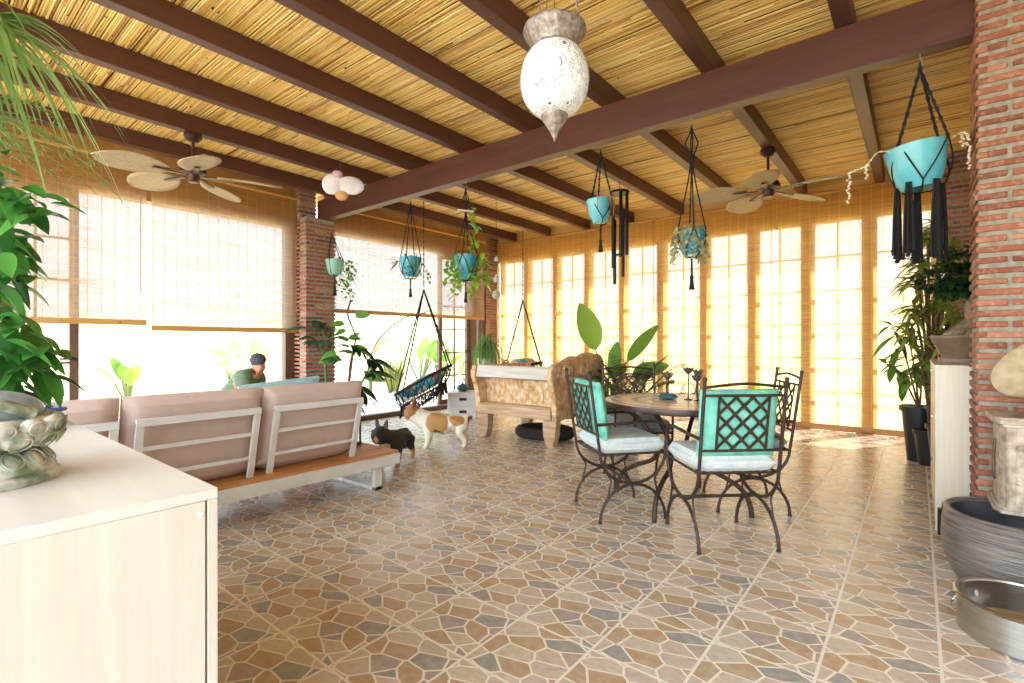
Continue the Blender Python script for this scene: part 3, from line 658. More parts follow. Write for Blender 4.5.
# lantern on the sofa deck
M['blackmetal'] = pm('black_lacquer_metal', (34, 36, 40), (26, 27, 30), 20, 0.35, 0, 0.4)
t = thing('lantern', 'small black metal lantern on the free end of the sofa deck', 'lantern', (-3.86, 2.53, 0.291), math.radians(20))
b = MB(); b.box((0, 0, 0.012), (0.12, 0.12, 0.024)); b.build('base', M['blackmetal'], t, bevel=0.003)
b = MB()
for sx in (-1, 1):
    for sy in (-1, 1): b.box((sx * 0.05, sy * 0.05, 0.115), (0.012, 0.012, 0.19))
b.build('frame', M['blackmetal'], t)
b = MB(); b.lathe([(0.088, 0.205), (0.088, 0.215), (0.05, 0.25), (0.02, 0.262), (0, 0.262)], 4, M=Matrix.Rotation(PI / 4, 3, 'Z')); b.build('roof', M['blackmetal'], t)
b = MB(); b.tube([(0.02 * math.cos(q), 0, 0.28 + 0.022 * math.sin(q)) for q in [2 * PI * k / 14 for k in range(14)]], 0.003, 6, closed=True); b.build('ring', M['blackmetal'], t)
b = MB(); b.lathe([(0, 0.024), (0.028, 0.024), (0.028, 0.11), (0.0, 0.115)], 16); b.build('candle', pm('candle_wax', (240, 234, 220), (230, 222, 204), 5, 0.5), t)

# ------------------------------------------------------------------ round mosaic table
TX, TY = -1.37, 3.66
N = NT('round_mosaic_stone'); co = N.coords('Object'); sp = N.node('ShaderNodeSeparateXYZ'); N.l.new(co, sp.inputs[0])
rad = N.math('SQRT', N.math('ADD', N.math('MULTIPLY', sp.outputs[0], sp.outputs[0]), N.math('MULTIPLY', sp.outputs[1], sp.outputs[1])))
ring = N.ramp(N.math('MULTIPLY', rad, 1.75), [(0.0, lin((226, 204, 180))), (0.32, lin((170, 124, 108))), (0.37, lin((228, 208, 186))), (0.52, lin((150, 148, 164))), (0.60, lin((228, 210, 190))), (0.80, lin((184, 112, 92))), (0.87, lin((228, 210, 188)))], 'CONSTANT')
vo = N.node('ShaderNodeTexVoronoi', Scale=42.0, feature='DISTANCE_TO_EDGE'); N.l.new(co, vo.inputs['Vector']); v1 = N.node('ShaderNodeTexVoronoi', Scale=42.0); N.l.new(co, v1.inputs['Vector'])
sc_ = N.node('ShaderNodeSeparateColor'); N.l.new(v1.outputs['Color'], sc_.inputs[0])
c_ = N.mix(N.math('MULTIPLY', sc_.outputs[0], 0.35), ring, lin((176, 140, 120))); c_ = N.mix(N.math('LESS_THAN', vo.outputs['Distance'], 0.05), c_, lin((180, 164, 146)))
N.set(Base_Color=c_, Roughness=0.25); M['mosaic'] = N.m
t = thing('round_table', 'round mosaic topped table on curved dark iron legs', 'table', (TX, TY, 0), math.radians(8))
b = MB(); b.lathe([(0, 0.735), (0.54, 0.735), (0.54, 0.762), (0.0, 0.762)], 72); b.build('tabletop', M['mosaic'], t)
b = MB(); b.lathe([(0.541, 0.728), (0.558, 0.728), (0.562, 0.745), (0.558, 0.764), (0.541, 0.764)], 72); b.build('rim', pm('dark_table_rim', (78, 58, 50), (60, 44, 38), 12, 0.4), t)
for k in range(4):
    a = math.radians(-88 + 90 * k - 8); ca, sa = math.cos(a), math.sin(a)
    P_ = [(0.47, 0.725), (0.36, 0.64), (0.22, 0.50), (0.16, 0.40), (0.20, 0.30), (0.34, 0.235), (0.44, 0.17), (0.485, 0.08), (0.495, 0.0)]
    b = MB(); b.tube(curve([(r * ca, r * sa, z) for r, z in P_], 5), 0.017, 8); b.build('leg', M['iron'], t)
b = MB(); b.tube([(0.165 * math.cos(q), 0.165 * math.sin(q), 0.40) for q in [2 * PI * k / 28 for k in range(28)]], 0.011, 8, closed=True)
b.tube([(0.455 * math.cos(q), 0.455 * math.sin(q), 0.718) for q in [2 * PI * k / 48 for k in range(48)]], 0.011, 8, closed=True); b.build('ring_brace', M['iron'], t)

# ------------------------------------------------------------------ iron chairs
M['seat_pale'] = pm('pale_blue_white_ticking', (222, 224, 216), (200, 212, 212), 26, 0.95, 0.3, 0, (1, 1, 1), 5)
M['seat_grey'] = pm('grey_seat_fabric', (142, 150, 148), (124, 130, 128), 30, 0.95, 0.3)
M['aqua'] = pm('aqua_velvet', (142, 222, 200), (112, 196, 174), 16, 0.8, 0.3)
def make_chair(label, seatm, backc, loc, rz):
    t = thing('iron_chair', label, 'chair', loc, rz, 'iron chairs round the mosaic table'); w = 0.235; r = 0.0105
    def rec(z): return -0.235 - 0.075 * max(0, (z - 0.45) / 0.53)
    for s in (-1, 1):
        pts = [(s * w, rec(0.985), 0.985), (s * w, rec(0.75), 0.75), (s * w, rec(0.55), 0.55), (s * w, -0.235, 0.46)]
        pts += [(s * w, 0.235 * math.cos(a), 0.46 + 0.205 * math.sin(a)) for a in [PI + PI * k / 14 for k in range(1, 14)]]
        pts += [(s * w, 0.235, 0.47), (s * w, 0.243, 0.57), (s * w, 0.235, 0.625), (s * w, 0.20, 0.655), (s * w, 0.12, 0.662), (s * w, -0.05, 0.655), (s * w, rec(0.65), 0.65)]
        b = MB(); b.tube(pts, r, 8); b.ball((s * w, rec(0.985), 0.99), 0.014, 8, 6); b.build('side_frame', M['iron'], t)
        b = MB(); b.tube([(s * w, 0.235 * math.cos(a), 0.004 + 0.245 * math.sin(a)) for a in [PI * k / 18 for k in range(19)]], r, 8)
        for q in (-1, 1): b.lathe([(0, 0), (0.014, 0), (0.014, 0.008), (0, 0.008)], 10, (s * w, q * 0.235, 0))
        b.build('leg', M['iron'], t)
        b = MB()
        for q in (-1, 1): b.tube(curve([(s * w, q * 0.185, 0.325), (s * w, q * 0.158, 0.28), (s * w, q * 0.165, 0.235), (s * w, q * 0.185, 0.155)], 5), 0.006, 6)
        b.build('scroll', M['iron'], t)
    b = MB(); b.tube([(-w, 0, 0.252), (w, 0, 0.252)], r, 8); b.build('stretcher', M['iron'], t)
    b = MB()
    for y in (-0.225, 0.235): b.tube([(-w, y, 0.452), (w, y, 0.452)], 0.008, 8)
    for s in (-1, 1): b.tube([(s * w, -0.225, 0.452), (s * w, 0.235, 0.452)], 0.008, 8)
    for k in range(5): b.box((-0.18 + 0.09 * k, 0, 0.452), (0.022, 0.45, 0.004))
    b.build('seat_frame', M['iron'], t)
    b = MB(); y9 = rec(0.955)
    b.tube(curve([(-w, y9, 0.945), (-w / 2, y9, 0.958), (0, y9, 0.966), (w / 2, y9, 0.958), (w, y9, 0.945)], 4), 0.0085, 8)
    b.tube([(-w, rec(0.90), 0.90), (w, rec(0.90), 0.90)], 0.0075, 8); b.tube([(-w, rec(0.585), 0.585), (w, rec(0.585), 0.585)], 0.0075, 8)
    x0_ = 0.145
    for s in (-1, 1): b.bar((s * x0_, rec(0.90), 0.90), (s * x0_, rec(0.585), 0.585), 0.012, 0.006, up=(0, 1, 0))
    b.build('back_rail', M['iron'], t)
    b = MB(); Z0, Z1 = 0.585, 0.90; H = Z1 - Z0; st = 0.0967
    for s in (-1, 1):
        for k in range(-4, 5):
            c0 = k * st                                        # line x = c0 + s*(z-zmid)
            seg = []
            zm = (Z0 + Z1) / 2
            za = max(Z0, zm + (-x0_ - c0)) if s > 0 else max(Z0, zm + (c0 - x0_)); zb = min(Z1, zm + (x0_ - c0)) if s > 0 else min(Z1, zm + (c0 + x0_))
            if zb - za < 0.02: continue
            A = (c0 + s * (za - zm), rec(za) + 0.003 * s, za); Bq = (c0 + s * (zb - zm), rec(zb) + 0.003 * s, zb)
            b.bar(A, Bq, 0.016, 0.005, up=(0, 1, 0.13))
    b.build('back_lattice', M['iron'], t)
    b = MB(); b.pillow((0, 0.012, 0.502), (0.465, 0.46, 0.105), None, 18, puff=0.1)
    for zz in (0.482, 0.522): b.tube([(0.235 * max(-1, min(1, 1.12 * math.cos(q))), 0.012 + 0.232 * max(-1, min(1, 1.12 * math.sin(q))), zz) for q in [2 * PI * k / 40 for k in range(40)]], 0.005, 6, closed=True)
    for ix in (-1, 0, 1):
        for iy in (-1, 0, 1): b.ball((ix * 0.13, 0.012 + iy * 0.13, 0.551), (0.012, 0.012, 0.004), 8, 5)
    b.build('seat_cushion', seatm, t)
    if backc:
        b = MB(); Mx = Matrix.Rotation(math.radians(98), 3, 'X')
        b.pillow((0, -0.213, 0.735), (0.45, 0.39, 0.10), Mx, 14, puff=0.35); o = b.build('back_cushion', M['aqua'], t); o['label'] = 'aqua tufted back cushion'
    return t
make_chair('iron chair with aqua back cushion turned away, nearest to the viewer', M['seat_pale'], True, (-0.945, 3.19, 0), math.radians(43))
make_chair('iron chair with aqua back cushion seen from its side next to the carved bench', M['seat_pale'], True, (-1.655, 3.25, 0), math.radians(-38.7))
make_chair('iron chair without back cushion on the far side of the table, before the palm', M['seat_grey'], False, (-1.88, 4.03, 0), math.radians(-141))
make_chair('iron chair without back cushion standing closest to the woven window blinds', M['seat_grey'], False, (-1.0, 3.97, 0), math.radians(119.4))

# candle holders on the table
def candle_holder(label, loc, stems, ballbase=False):
    t = thing('candle_holder', label, 'candle holder', loc, rnd.uniform(0, 3), 'flower candle holders on the table')
    for (x, y, h) in stems:
        b = MB(); b.tube(curve([(x * 0.4, y * 0.4, 0.01), (x, y, h * 0.4), (x, y, h)], 4), 0.005, 6); b.build('stem', M['iron'], t)
        b = MB()
        for k in range(6):
            a = 2 * PI * k / 6; b.leaf((x, y, h), (math.cos(a), math.sin(a), 0.8), 0.062, 0.04, -0.3, 5)
        b.lathe([(0.004, h), (0.012, h + 0.006), (0.014, h + 0.022), (0.0, h + 0.012)], 10, (x, y, 0)); b.build('flower_cup', pm('tarnished_silver', (168, 160, 150), (110, 100, 92), 40, 0.35, 0.2, 0.7), t)
    if ballbase:
        b = MB(); b.lathe([(0, 0), (0.045, 0.0), (0.07, 0.014), (0.072, 0.026), (0.055, 0.04), (0.0, 0.044)], 24); b.build('teal_base', pm('teal_glaze', (52, 112, 120), (34, 86, 96), 10, 0.2), t)
    else:
        b = MB(); b.lathe([(0, 0), (0.03, 0.0), (0.03, 0.004), (0.006, 0.01), (0.0, 0.01)], 16)
        for s in (-1, 1):
            b.tube([(s * (0.05 + (0.03 - 0.0016 * k) * math.cos(0.5 * k + 2.6)), 0, 0.07 + (0.03 - 0.0016 * k) * math.sin(0.5 * k + 2.6)) for k in range(15)], 0.0028, 5)
            b.tube(curve([(0, 0, 0.14), (s * 0.04, 0, 0.115), (s * 0.08, 0, 0.05), (s * 0.1, 0, 0.045)], 4), 0.0028, 5)
        b.build('scroll_base', M['iron'], t)
    return t
candle_holder('tall flower candle holder with scrolled iron base, middle of the table', (-1.33, 3.74, 0.763), [(0, 0, 0.19)])
candle_holder('twin flower candle holder closest to the near chair back', (-1.25, 3.72, 0.763), [(-0.03, 0.02, 0.14), (0.035, -0.01, 0.175)])
candle_holder('flower candle holder rising from a flat teal glazed base', (-1.47, 3.70, 0.763), [(-0.025, 0, 0.145), (0.0, 0.012, 0.155), (0.026, 0.0, 0.145)], True)

# ------------------------------------------------------------------ carved bench
N = NT('carved_teak_bleached'); co = N.coords('Object'); n1 = N.node('ShaderNodeTexNoise', Scale=7.0, Detail=8.0, Distortion=1.6); N.l.new(co, n1.inputs['Vector'])
n2 = N.node('ShaderNodeTexNoise', Scale=1.0, Detail=4.0); N.l.new(N.coords('Object', (60, 60, 9)), n2.inputs['Vector'])
vo = N.node('ShaderNodeTexVoronoi', Scale=15.0, feature='SMOOTH_F1'); N.l.new(co, vo.inputs['Vector'])
f_ = N.math('ADD', N.math('MULTIPLY', n1.outputs[0], 0.6), N.math('MULTIPLY', n2.outputs[0], 0.4))
N.set(Base_Color=N.ramp(f_, [(0.36, lin((172, 126, 82))), (0.5, lin((210, 168, 120))), (0.64, lin((230, 208, 176)))]), Roughness=0.8); N.bump(N.math('ADD', N.math('MULTIPLY', vo.outputs['Distance'], 1.4), f_), 0.7, 0.02); M['carvedteak'] = N.m
M['bleached'] = wood_mat('bleached_grey_wood', (214, 206, 194), (190, 178, 162), 0, 0.7, 1, 0.2)
M['benchwood'] = wood_mat('worn_teak', (212, 186, 152), (168, 128, 88), 0, 0.75, 1.6, 0.5)
BX0, BX1, BY0, BY1 = -4.33, -3.17, 4.60, 5.72
t = thing('carved_bench', 'antique carved teak bench with wavy pierced end panels and bleached top rail', 'bench', ((BX0 + BX1) / 2, (BY0 + BY1) / 2, 0))
hx, hy = (BX1 - BX0) / 2, (BY1 - BY0) / 2
def endpoly():
    top = [(-0.575, 0.87), (-0.55, 0.92), (-0.46, 0.95), (-0.36, 0.96), (-0.26, 1.0), (-0.14, 1.03), (-0.02, 1.015), (0.1, 1.05), (0.24, 1.065), (0.36, 1.045), (0.47, 1.04), (0.56, 0.99), (0.59, 0.91)]
    right = [(0.54, 0.8), (0.56, 0.66), (0.52, 0.5), (0.50, 0.38), (0.47, 0.30)]
    bot = [(0.3, 0.305), (0.15, 0.29), (0, 0.31), (-0.15, 0.29), (-0.3, 0.305), (-0.46, 0.285)]
    left = [(-0.50, 0.36), (-0.505, 0.5), (-0.55, 0.66), (-0.59, 0.76), (-0.595, 0.83)]
    p = curve([(u, v, 0) for u, v in top + right + bot + left], 4, closed=True); return [(q.x, q.y) for q in p]
for s in (1, -1):
    b = MB(); b.prism([(u, v if s > 0 else min(v, 0.9 + 0.0 * v)) for u, v in endpoly()], 'x', s * hx - 0.035, s * hx + 0.035); e = b.build('end_panel', M['carvedteak'], t, bevel=0.012)
    b = MB()
    for k in range(4):
        for j in range(2): b.box((s * (hx + 0.036), -0.23 + 0.085 * j - 0.0 * k, 0.56 + 0.085 * k), (0.006, 0.026, 0.036), (0.4 * (1 if j else -1), 0, 0))
    b.build('hole_shade', pm('hole_shade_paint', (42, 28, 18), (34, 22, 14), 10, 0.9), e)  # dark plates on the solid panel, painting the shade inside its holes
    for radii, yy, zz in (((0.085, 0.05), 0.1, 0.86), ((0.07, 0.04), -0.3, 0.84), ((0.07, 0.03), 0.38, 0.84), ((0.08, 0.045), 0.12, 0.55)):
        b = MB()
        for rr in radii: b.tube([(s * (hx + 0.036), yy + rr * math.cos(q), zz + rr * math.sin(q)) for q in [2 * PI * k / 22 for k in range(22)]], 0.012, 6, closed=True)
        for k in range(6): b.bar((s * (hx + 0.034), yy + 0.02 * math.cos(k * 1.047), zz + 0.02 * math.sin(k * 1.047)), (s * (hx + 0.034), yy + radii[0] * math.cos(k * 1.047), zz + radii[0] * math.sin(k * 1.047)), 0.014, 0.014)
        b.build('carved_rosette', M['carvedteak'], e)
b = MB(); b.box((0, -hy + 0.02, 0.825), (2 * hx - 0.03, 0.045, 0.135), (math.radians(-14), 0, 0)); b.box((0, -hy + 0.09, 0.892), (2 * hx - 0.05, 0.13, 0.028)); b.build('top_rail', M['bleached'], t, bevel=0.006)
b = MB(); b.box((0, -hy + 0.20, 0.61), (2 * hx - 0.07, 0.035, 0.40)); b.build('back_panel', M['carvedteak'], t, bevel=0.004)
b = MB(); b.box((0, 0.0, 0.425), (2 * hx - 0.07, 2 * hy - 0.14, 0.03)); b.build('seat_board', M['benchwood'], t, bevel=0.004)
for yq in (-hy + 0.06, hy - 0.08): b = MB(); b.box((0, yq, 0.365), (2 * hx - 0.06, 0.05, 0.12)); b.build('apron', M['benchwood'], t, bevel=0.008)
for sx in (-1, 1):
    for sy in (-1, 1):
        b = MB(); pr = [(0.10, 0.34), (0.105, 0.24), (0.10, 0.13), (0.07, 0.03), (0.045, 0.0), (-0.045, 0.0), (-0.035, 0.03), (-0.06, 0.12), (-0.075, 0.24), (-0.075, 0.34)]
        pr = [(q.x, q.y) for q in curve([(u, v, 0) for u, v in pr], 4)]
        b.prism([(sx * (hx - 0.055) - sx * u * (-1) * (-1), v) for u, v in pr], 'y', sy * (hy - 0.12) - 0.05, sy * (hy - 0.12) + 0.05); b.build('leg', M['benchwood'], t, bevel=0.012)
# dog bed under the bench
t = thing('dog_bed', 'dark oval dog bed lying on the tiles under the carved bench', 'dog bed', (-3.62, 5.12, 0), math.radians(10))
M['bedcloth'] = pm('dark_plush', (54, 44, 42), (38, 31, 30), 40, 1.0, 0.4)
b = MB(); b.tube([(0.32 * math.cos(a), 0.24 * math.sin(a), 0.075) for a in [2 * PI * k / 32 for k in range(32)]], 0.07, 10, closed=True); b.build('rim', M['bedcloth'], t)
b = MB(); b.ball((0, 0, 0.045), (0.3, 0.22, 0.045), 24, 8); b.build('cushion', M['bedcloth'], t)
# white chest and teal ball
t = thing('drawer_chest', 'low white two drawer chest by the corner door behind the brown patched dog', 'chest', (-5.50, 5.58, 0), math.radians(38))
b = MB(); b.box((0, 0, 0.21), (0.44, 0.34, 0.38)); b.build('body', M['white_metal'], t, bevel=0.006)
b = MB(); b.box((0, 0, 0.41), (0.47, 0.37, 0.02)); b.build('lid', M['white_metal'], t, bevel=0.004)
for k in range(2):
    b = MB(); b.box((0, -0.176, 0.12 + 0.19 * k), (0.40, 0.016, 0.17)); d = b.build('drawer', M['white_metal'], t, bevel=0.004)
    b = MB(); b.box((0.02, -0.19, 0.13 + 0.19 * k), (0.11, 0.018, 0.04)); b.build('handle', M['blackmetal'], d, bevel=0.006)
b = MB()
for s in (-1, 1): b.box((s * 0.18, 0, 0.01), (0.04, 0.3, 0.02))
b.build('foot', M['white_metal'], t)
t = thing('teal_jar', 'round teal glazed jar on the low white chest', 'jar', (-5.53, 5.60, 0.421))
b = MB(); b.lathe([(0, 0), (0.05, 0.0), (0.095, 0.03), (0.1, 0.06), (0.07, 0.1), (0.03, 0.112), (0.0, 0.112)], 24); b.build('body', pm('teal_glaze', (52, 112, 120)), t)
b = MB(); b.lathe([(0.03, 0.11), (0.03, 0.122), (0.012, 0.128), (0.012, 0.142), (0.0, 0.142)], 16); b.build('lid', pm('teal_glaze', (52, 112, 120)), t)
# ------------------------------------------------------------------ plant materials
LM = {}
LM['ficus'] = leafmat('ficus_leaf', (40, 92, 38), (92, 156, 66), 0.3, 0.3)
LM['bright'] = leafmat('bright_leaf', (110, 158, 44), (168, 204, 74), 0.4, 0.4)
LM['mid'] = leafmat('mid_leaf', (70, 124, 50), (124, 172, 76), 0.4, 0.35)
LM['dark'] = leafmat('dark_leaf', (26, 52, 28), (48, 84, 40), 0.4, 0.2)
LM['banana'] = leafmat('banana_leaf', (84, 140, 62), (148, 190, 78), 0.45, 0.4)
LM['spider'] = leafmat('spider_leaf', (96, 136, 62), (160, 186, 108), 0.5, 0.35)
LM['dracaena'] = leafmat('dracaena_leaf', (122, 146, 58), (186, 192, 98), 0.45, 0.35)
LM['succ'] = leafmat('succulent_leaf', (150, 164, 120), (206, 196, 150), 0.5, 0.2)
LM['rhip'] = leafmat('rhipsalis_leaf', (70, 122, 50), (160, 200, 110), 0.5, 0.3)
LM['palm'] = leafmat('palm_leaf', (40, 78, 34), (74, 116, 50), 0.45, 0.3)
LM['out'] = leafmat('sunlit_leaf', (84, 132, 50), (138, 168, 76), 0.5, 0.4); LM['dusty'] = leafmat('dusty_leaf', (128, 146, 92), (176, 180, 124), 0.6, 0.4)
LM['grass'] = leafmat('dry_grass', (104, 122, 56), (160, 164, 90), 0.6, 0.3)
M['bark'] = pm('pale_bark', (158, 136, 108), (112, 92, 70), 24, 0.9, 0.5)
M['stem'] = pm('green_stem', (96, 116, 62), (74, 92, 48), 20, 0.6)
M['brownstem'] = pm('thin_brown_stem', (120, 84, 56), (92, 64, 44), 20, 0.7)
M['teal'] = pm('turquoise_glaze', (76, 168, 190), (52, 140, 166), 5, 0.2, 0, 0, (1, 1, 1), 3)
M['tealpale'] = pm('pale_turquoise_glaze', (112, 194, 206), (86, 176, 194), 5, 0.2, 0, 0, (1, 1, 1), 3)
M['mint'] = pm('mint_glaze', (150, 196, 176), (128, 178, 160), 5, 0.3)
M['bluepot'] = pm('blue_glaze', (66, 90, 140), (44, 64, 108), 8, 0.2)
M['brownpot'] = pm('brown_stoneware', (146, 122, 98), (122, 100, 80), 10, 0.5)
M['blackpot'] = pm('black_plastic', (32, 31, 32), (24, 23, 24), 10, 0.4)
M['terracotta'] = pm('terracotta', (178, 112, 80), (158, 94, 64), 10, 0.7)
M['hook'] = pm('zinc_hook', (190, 188, 182), (150, 148, 142), 20, 0.35, 0, 0.9)
UP = Vector((0, 0, 1))
def rv(r2, z0=-1, z1=1):
    a = r2.uniform(0, 2 * PI); z = r2.uniform(z0, z1); q = math.sqrt(max(0, 1 - z * z)); return Vector((q * math.cos(a), q * math.sin(a), z))

# ------------------------------------------------------------------ bonsai ficus at the cabinet edge
t = thing('bonsai_tree', 'big leaved bonsai in a shallow blue glazed tray behind the lotus pedestal', 'plant', (-2.525, 0.225, 0.90))
b = MB(); pr = lambda hx, hy: [(-hx, -hy), (hx, -hy), (hx, hy), (-hx, hy)]
vs = []
for (hx, hy, z) in ((0.175, 0.11, 0.0), (0.19, 0.125, 0.05), (0.225, 0.155, 0.062), (0.225, 0.155, 0.072), (0.2, 0.135, 0.072), (0.18, 0.12, 0.045)): vs += [(x, y, z) for x, y in pr(hx, hy)]
b.add(vs, [(3, 2, 1, 0)] + [(4 * i + k, 4 * i + (k + 1) % 4, 4 * i + 4 + (k + 1) % 4, 4 * i + 4 + k) for i in range(5) for k in range(4)] + [(20, 21, 22, 23)], 0, False); b.build('pot', M['bluepot'], t, bevel=0.006)
b = MB(); b.ball((0, 0, 0.075), (0.185, 0.125, 0.06), 20, 10); b.build('soil', M['soil'], t)
b = MB(); b.tube(curve([(-0.02, 0, 0.08), (-0.06, 0.01, 0.2), (0.0, 0.02, 0.36), (-0.05, 0, 0.55), (-0.04, 0, 0.8)], 6), [0.055 - 0.0019 * k for k in range(25)], 10)
r2 = random.Random(5); tips = []
for k, (p, q) in enumerate([((0.0, 0.0, 0.36), (0.16, 0.02, 0.33)), ((-0.04, 0, 0.5), (0.17, -0.03, 0.55)), ((-0.05, 0, 0.6), (-0.2, 0.05, 0.7)), ((-0.04, 0, 0.7), (0.14, 0.04, 0.78)), ((-0.04, 0, 0.8), (0.02, -0.05, 0.95)), ((0.0, 0, 0.4), (-0.2, -0.06, 0.45)), ((0.0, 0.02, 0.3), (0.13, 0.07, 0.22))]):
    p, q = Vector(p), Vector(q); md = (p + q) / 2 + Vector((0, 0, 0.03)); b.tube(curve([p, md, q], 5), [0.014 - 0.001 * j for j in range(11)], 8); tips.append((p, q))
b.build('trunk', M['bark'], t)
b = MB()
for (p, q) in tips:
    for k in range(30):
        o = p.lerp(q, r2.uniform(0.35, 1.15)) + rv(r2) * 0.07; d = (q - p).normalized() * 0.5 + rv(r2, -0.6, 0.5); b.leaf(o, d, r2.uniform(0.09, 0.135), r2.uniform(0.052, 0.07), r2.uniform(0.3, 0.8), 7, 0.2, roll=r2.uniform(-.5, .5), peak=0.42)
b.build('foliage', LM['ficus'], t, tone=True, recalc=False)

# ------------------------------------------------------------------ hanging spider plant and asparagus fern
def hang_pot(name, label, loc, r, h, mat, group=None, rz=0, tilt=None):
    t = thing(name, label, 'plant', loc, rz, group)
    b = MB(); Mx = Euler(tilt).to_matrix() if tilt else None
    b.lathe([(0, 0), (r * 0.62, 0), (r * 0.86, h * 0.35), (r, h * 0.85), (r * 1.04, h), (r * 0.97, h), (r * 0.9, h * 0.8)], 32, M=Mx); b.build('pot', mat, t)
    b = MB(); b.lathe([(r * 0.92, h * 0.84), (0, h * 0.9)], 24, M=Mx); b.build('soil', M['soil'], t)
    return t
t = hang_pot('spider_plant', 'spider plant with long arching striped leaves hanging high above the bonsai', (-2.62, 0.13, 2.17), 0.12, 0.15, M['terracotta'], None)
b = MB(); r2 = random.Random(9)
for k in range(120):
    a = r2.uniform(0, 2 * PI); e = r2.uniform(0.3, 1.3); L = r2.uniform(0.36, 0.60); b.leaf((0.04 * math.cos(a), 0.04 * math.sin(a), 0.14), (math.cos(a), math.sin(a), e), L, 0.02, r2.uniform(0.8, 1.6), 9, 0.35, peak=0.3)
b.build('foliage', LM['spider'], t, tone=True, recalc=False)
b = MB()
for k in range(3): a = 2 * PI * k / 3; b.tube([(0.12 * math.cos(a), 0.12 * math.sin(a), 0.15), (0, 0, 0.62), (0, 0, 1.02)], 0.003, 5)
b.build('hanging_wire', M['black'], t)
t = hang_pot('asparagus_fern', 'feathery asparagus fern spilling from a basket between spider plant and bonsai', (-3.02, 0.10, 1.95), 0.11, 0.13, M['blackpot'], None)
b = MB(); r2 = random.Random(19)
for k in range(64):
    a = r2.uniform(0, 2 * PI); L = r2.uniform(0.3, 0.68); d = Vector((math.cos(a), math.sin(a), r2.uniform(0.2, 0.9))).normalized(); p0 = Vector((0, 0, 0.13))
    pts = [p0 + d * (L * j / 8) - UP * (0.6 * L * (j / 8) ** 2) for j in range(9)]; b.tube(pts, 0.0015, 4)
    for j in range(2, 9):
        for q in range(4): b.leaf(pts[j], rv(r2, -0.7, 0.3), r2.uniform(0.025, 0.05), 0.005, 0.2, 2)
b.build('fronds', LM['spider'], t, tone=True, recalc=False)
b = MB()
for k in range(3): a = 2 * PI * k / 3; b.tube([(0.11 * math.cos(a), 0.11 * math.sin(a), 0.13), (0, 0, 0.62), (0, 0, 1.26)], 0.003, 5)
b.build('hanging_wire', M['black'], t)

# ------------------------------------------------------------------ macrame hangers with turquoise pots under the beam
def hanger(label, x, y, ztop, zrim, r, zpot, tassels=1, ztas=None, group='black macrame hangers', braid=False, ncord=4, a0=0.5, gather=0.0):
    t = thing('macrame_hanger', label, 'plant hanger', (x, y, 0), 0, group)
    b = MB(); b.tube(curve([(0, 0, ztop + 0.0), (0, 0, ztop - 0.03), (0.014, 0, ztop - 0.05), (0, 0, ztop - 0.075), (-0.014, 0, ztop - 0.06)], 5), 0.0035, 6); b.build('hook', M['hook'], t)
    b = MB(); zk = ztop - 0.09
    b.tube([(0, 0, ztop - 0.05), (0, 0, zk)], 0.005, 6); b.ball((0, 0, zk), (0.012, 0.012, 0.022), 8, 6)
    for k in range(ncord):
        a = a0 + 2 * PI * k / ncord; ca, sa = math.cos(a), math.sin(a)
        pts = [(0, 0, zk)]
        if gather: pts += [(gather * ca, gather * sa, zk - 0.10), (gather * .8 * ca, gather * .8 * sa, zk - 0.14), (0.012 * ca, 0.012 * sa, zk - 0.30)]
        pts += [((r * 1.03) * ca, (r * 1.03) * sa, zrim + 0.01)]
        q = curve(pts, 10) if gather else [Vector(pts[0]).lerp(Vector(pts[1]), j / 24) for j in range(25)]
        rr = [0.0065 + (0.004 if (j % 3 == 0 and braid) else 0) for j in range(len(q))]; b.tube(q, rr if braid else 0.0055, 6)
        for s in (-1, 1):
            a2 = a + s * PI / ncord; b.tube(curve([(r * 1.05 * ca, r * 1.05 * sa, zrim + 0.01), (r * 1.0 * math.cos(a + s * .5 * PI / ncord), r * 1.0 * math.sin(a + s * .5 * PI / ncord), zpot + (zrim - zpot) * 0.55), (r * 0.80 * math.cos(a2), r * 0.80 * math.sin(a2), zpot + (zrim - zpot) * 0.14)], 5), 0.0045, 6)
            b.tube([(r * 0.80 * math.cos(a2), r * 0.80 * math.sin(a2), zpot + (zrim - zpot) * 0.14), (r * 0.5 * math.cos(a2), r * 0.5 * math.sin(a2), zpot - 0.008), (0, 0, zpot - 0.014)], 0.0045, 6)
    b.build('cords', M['black'], t)
    r3 = random.Random(int(x * 100))
    if tassels == 1:
        b = MB(); b.tube([(0, 0, zpot - 0.005), (0, 0, ztas + (zpot - ztas) * 0.4)], 0.008, 8); b.lathe([(0.012, ztas + (zpot - ztas) * 0.42), (0.016, ztas + (zpot - ztas) * 0.38), (0.012, ztas + (zpot - ztas) * 0.3), (0.022, ztas), (0, ztas)], 12); b.build('tassel', M['black'], t)
    else:
        for k in range(tassels):
            a = a0 + PI / ncord + 2 * PI * k / tassels; px, py = r * 0.72 * math.cos(a), r * 0.72 * math.sin(a); b = MB(); zt_ = zpot + (zrim - zpot) * 0.14
            for j in range(14):
                ox, oy = r3.uniform(-.022, .022), r3.uniform(-.022, .022); zb = ztas + r3.uniform(-.03, .04)
                b.tube([(px + ox * 0.5, py + oy * 0.5, zt_), (px + ox, py + oy, (zt_ + zb) / 2), (px + ox * 1.2, py + oy * 1.2, zb)], 0.0065, 5)
                b.ball((px + ox * 1.2, py + oy * 1.2, zb), 0.011, 6, 4)
            b.build('tassel', M['black'], t)
    return t
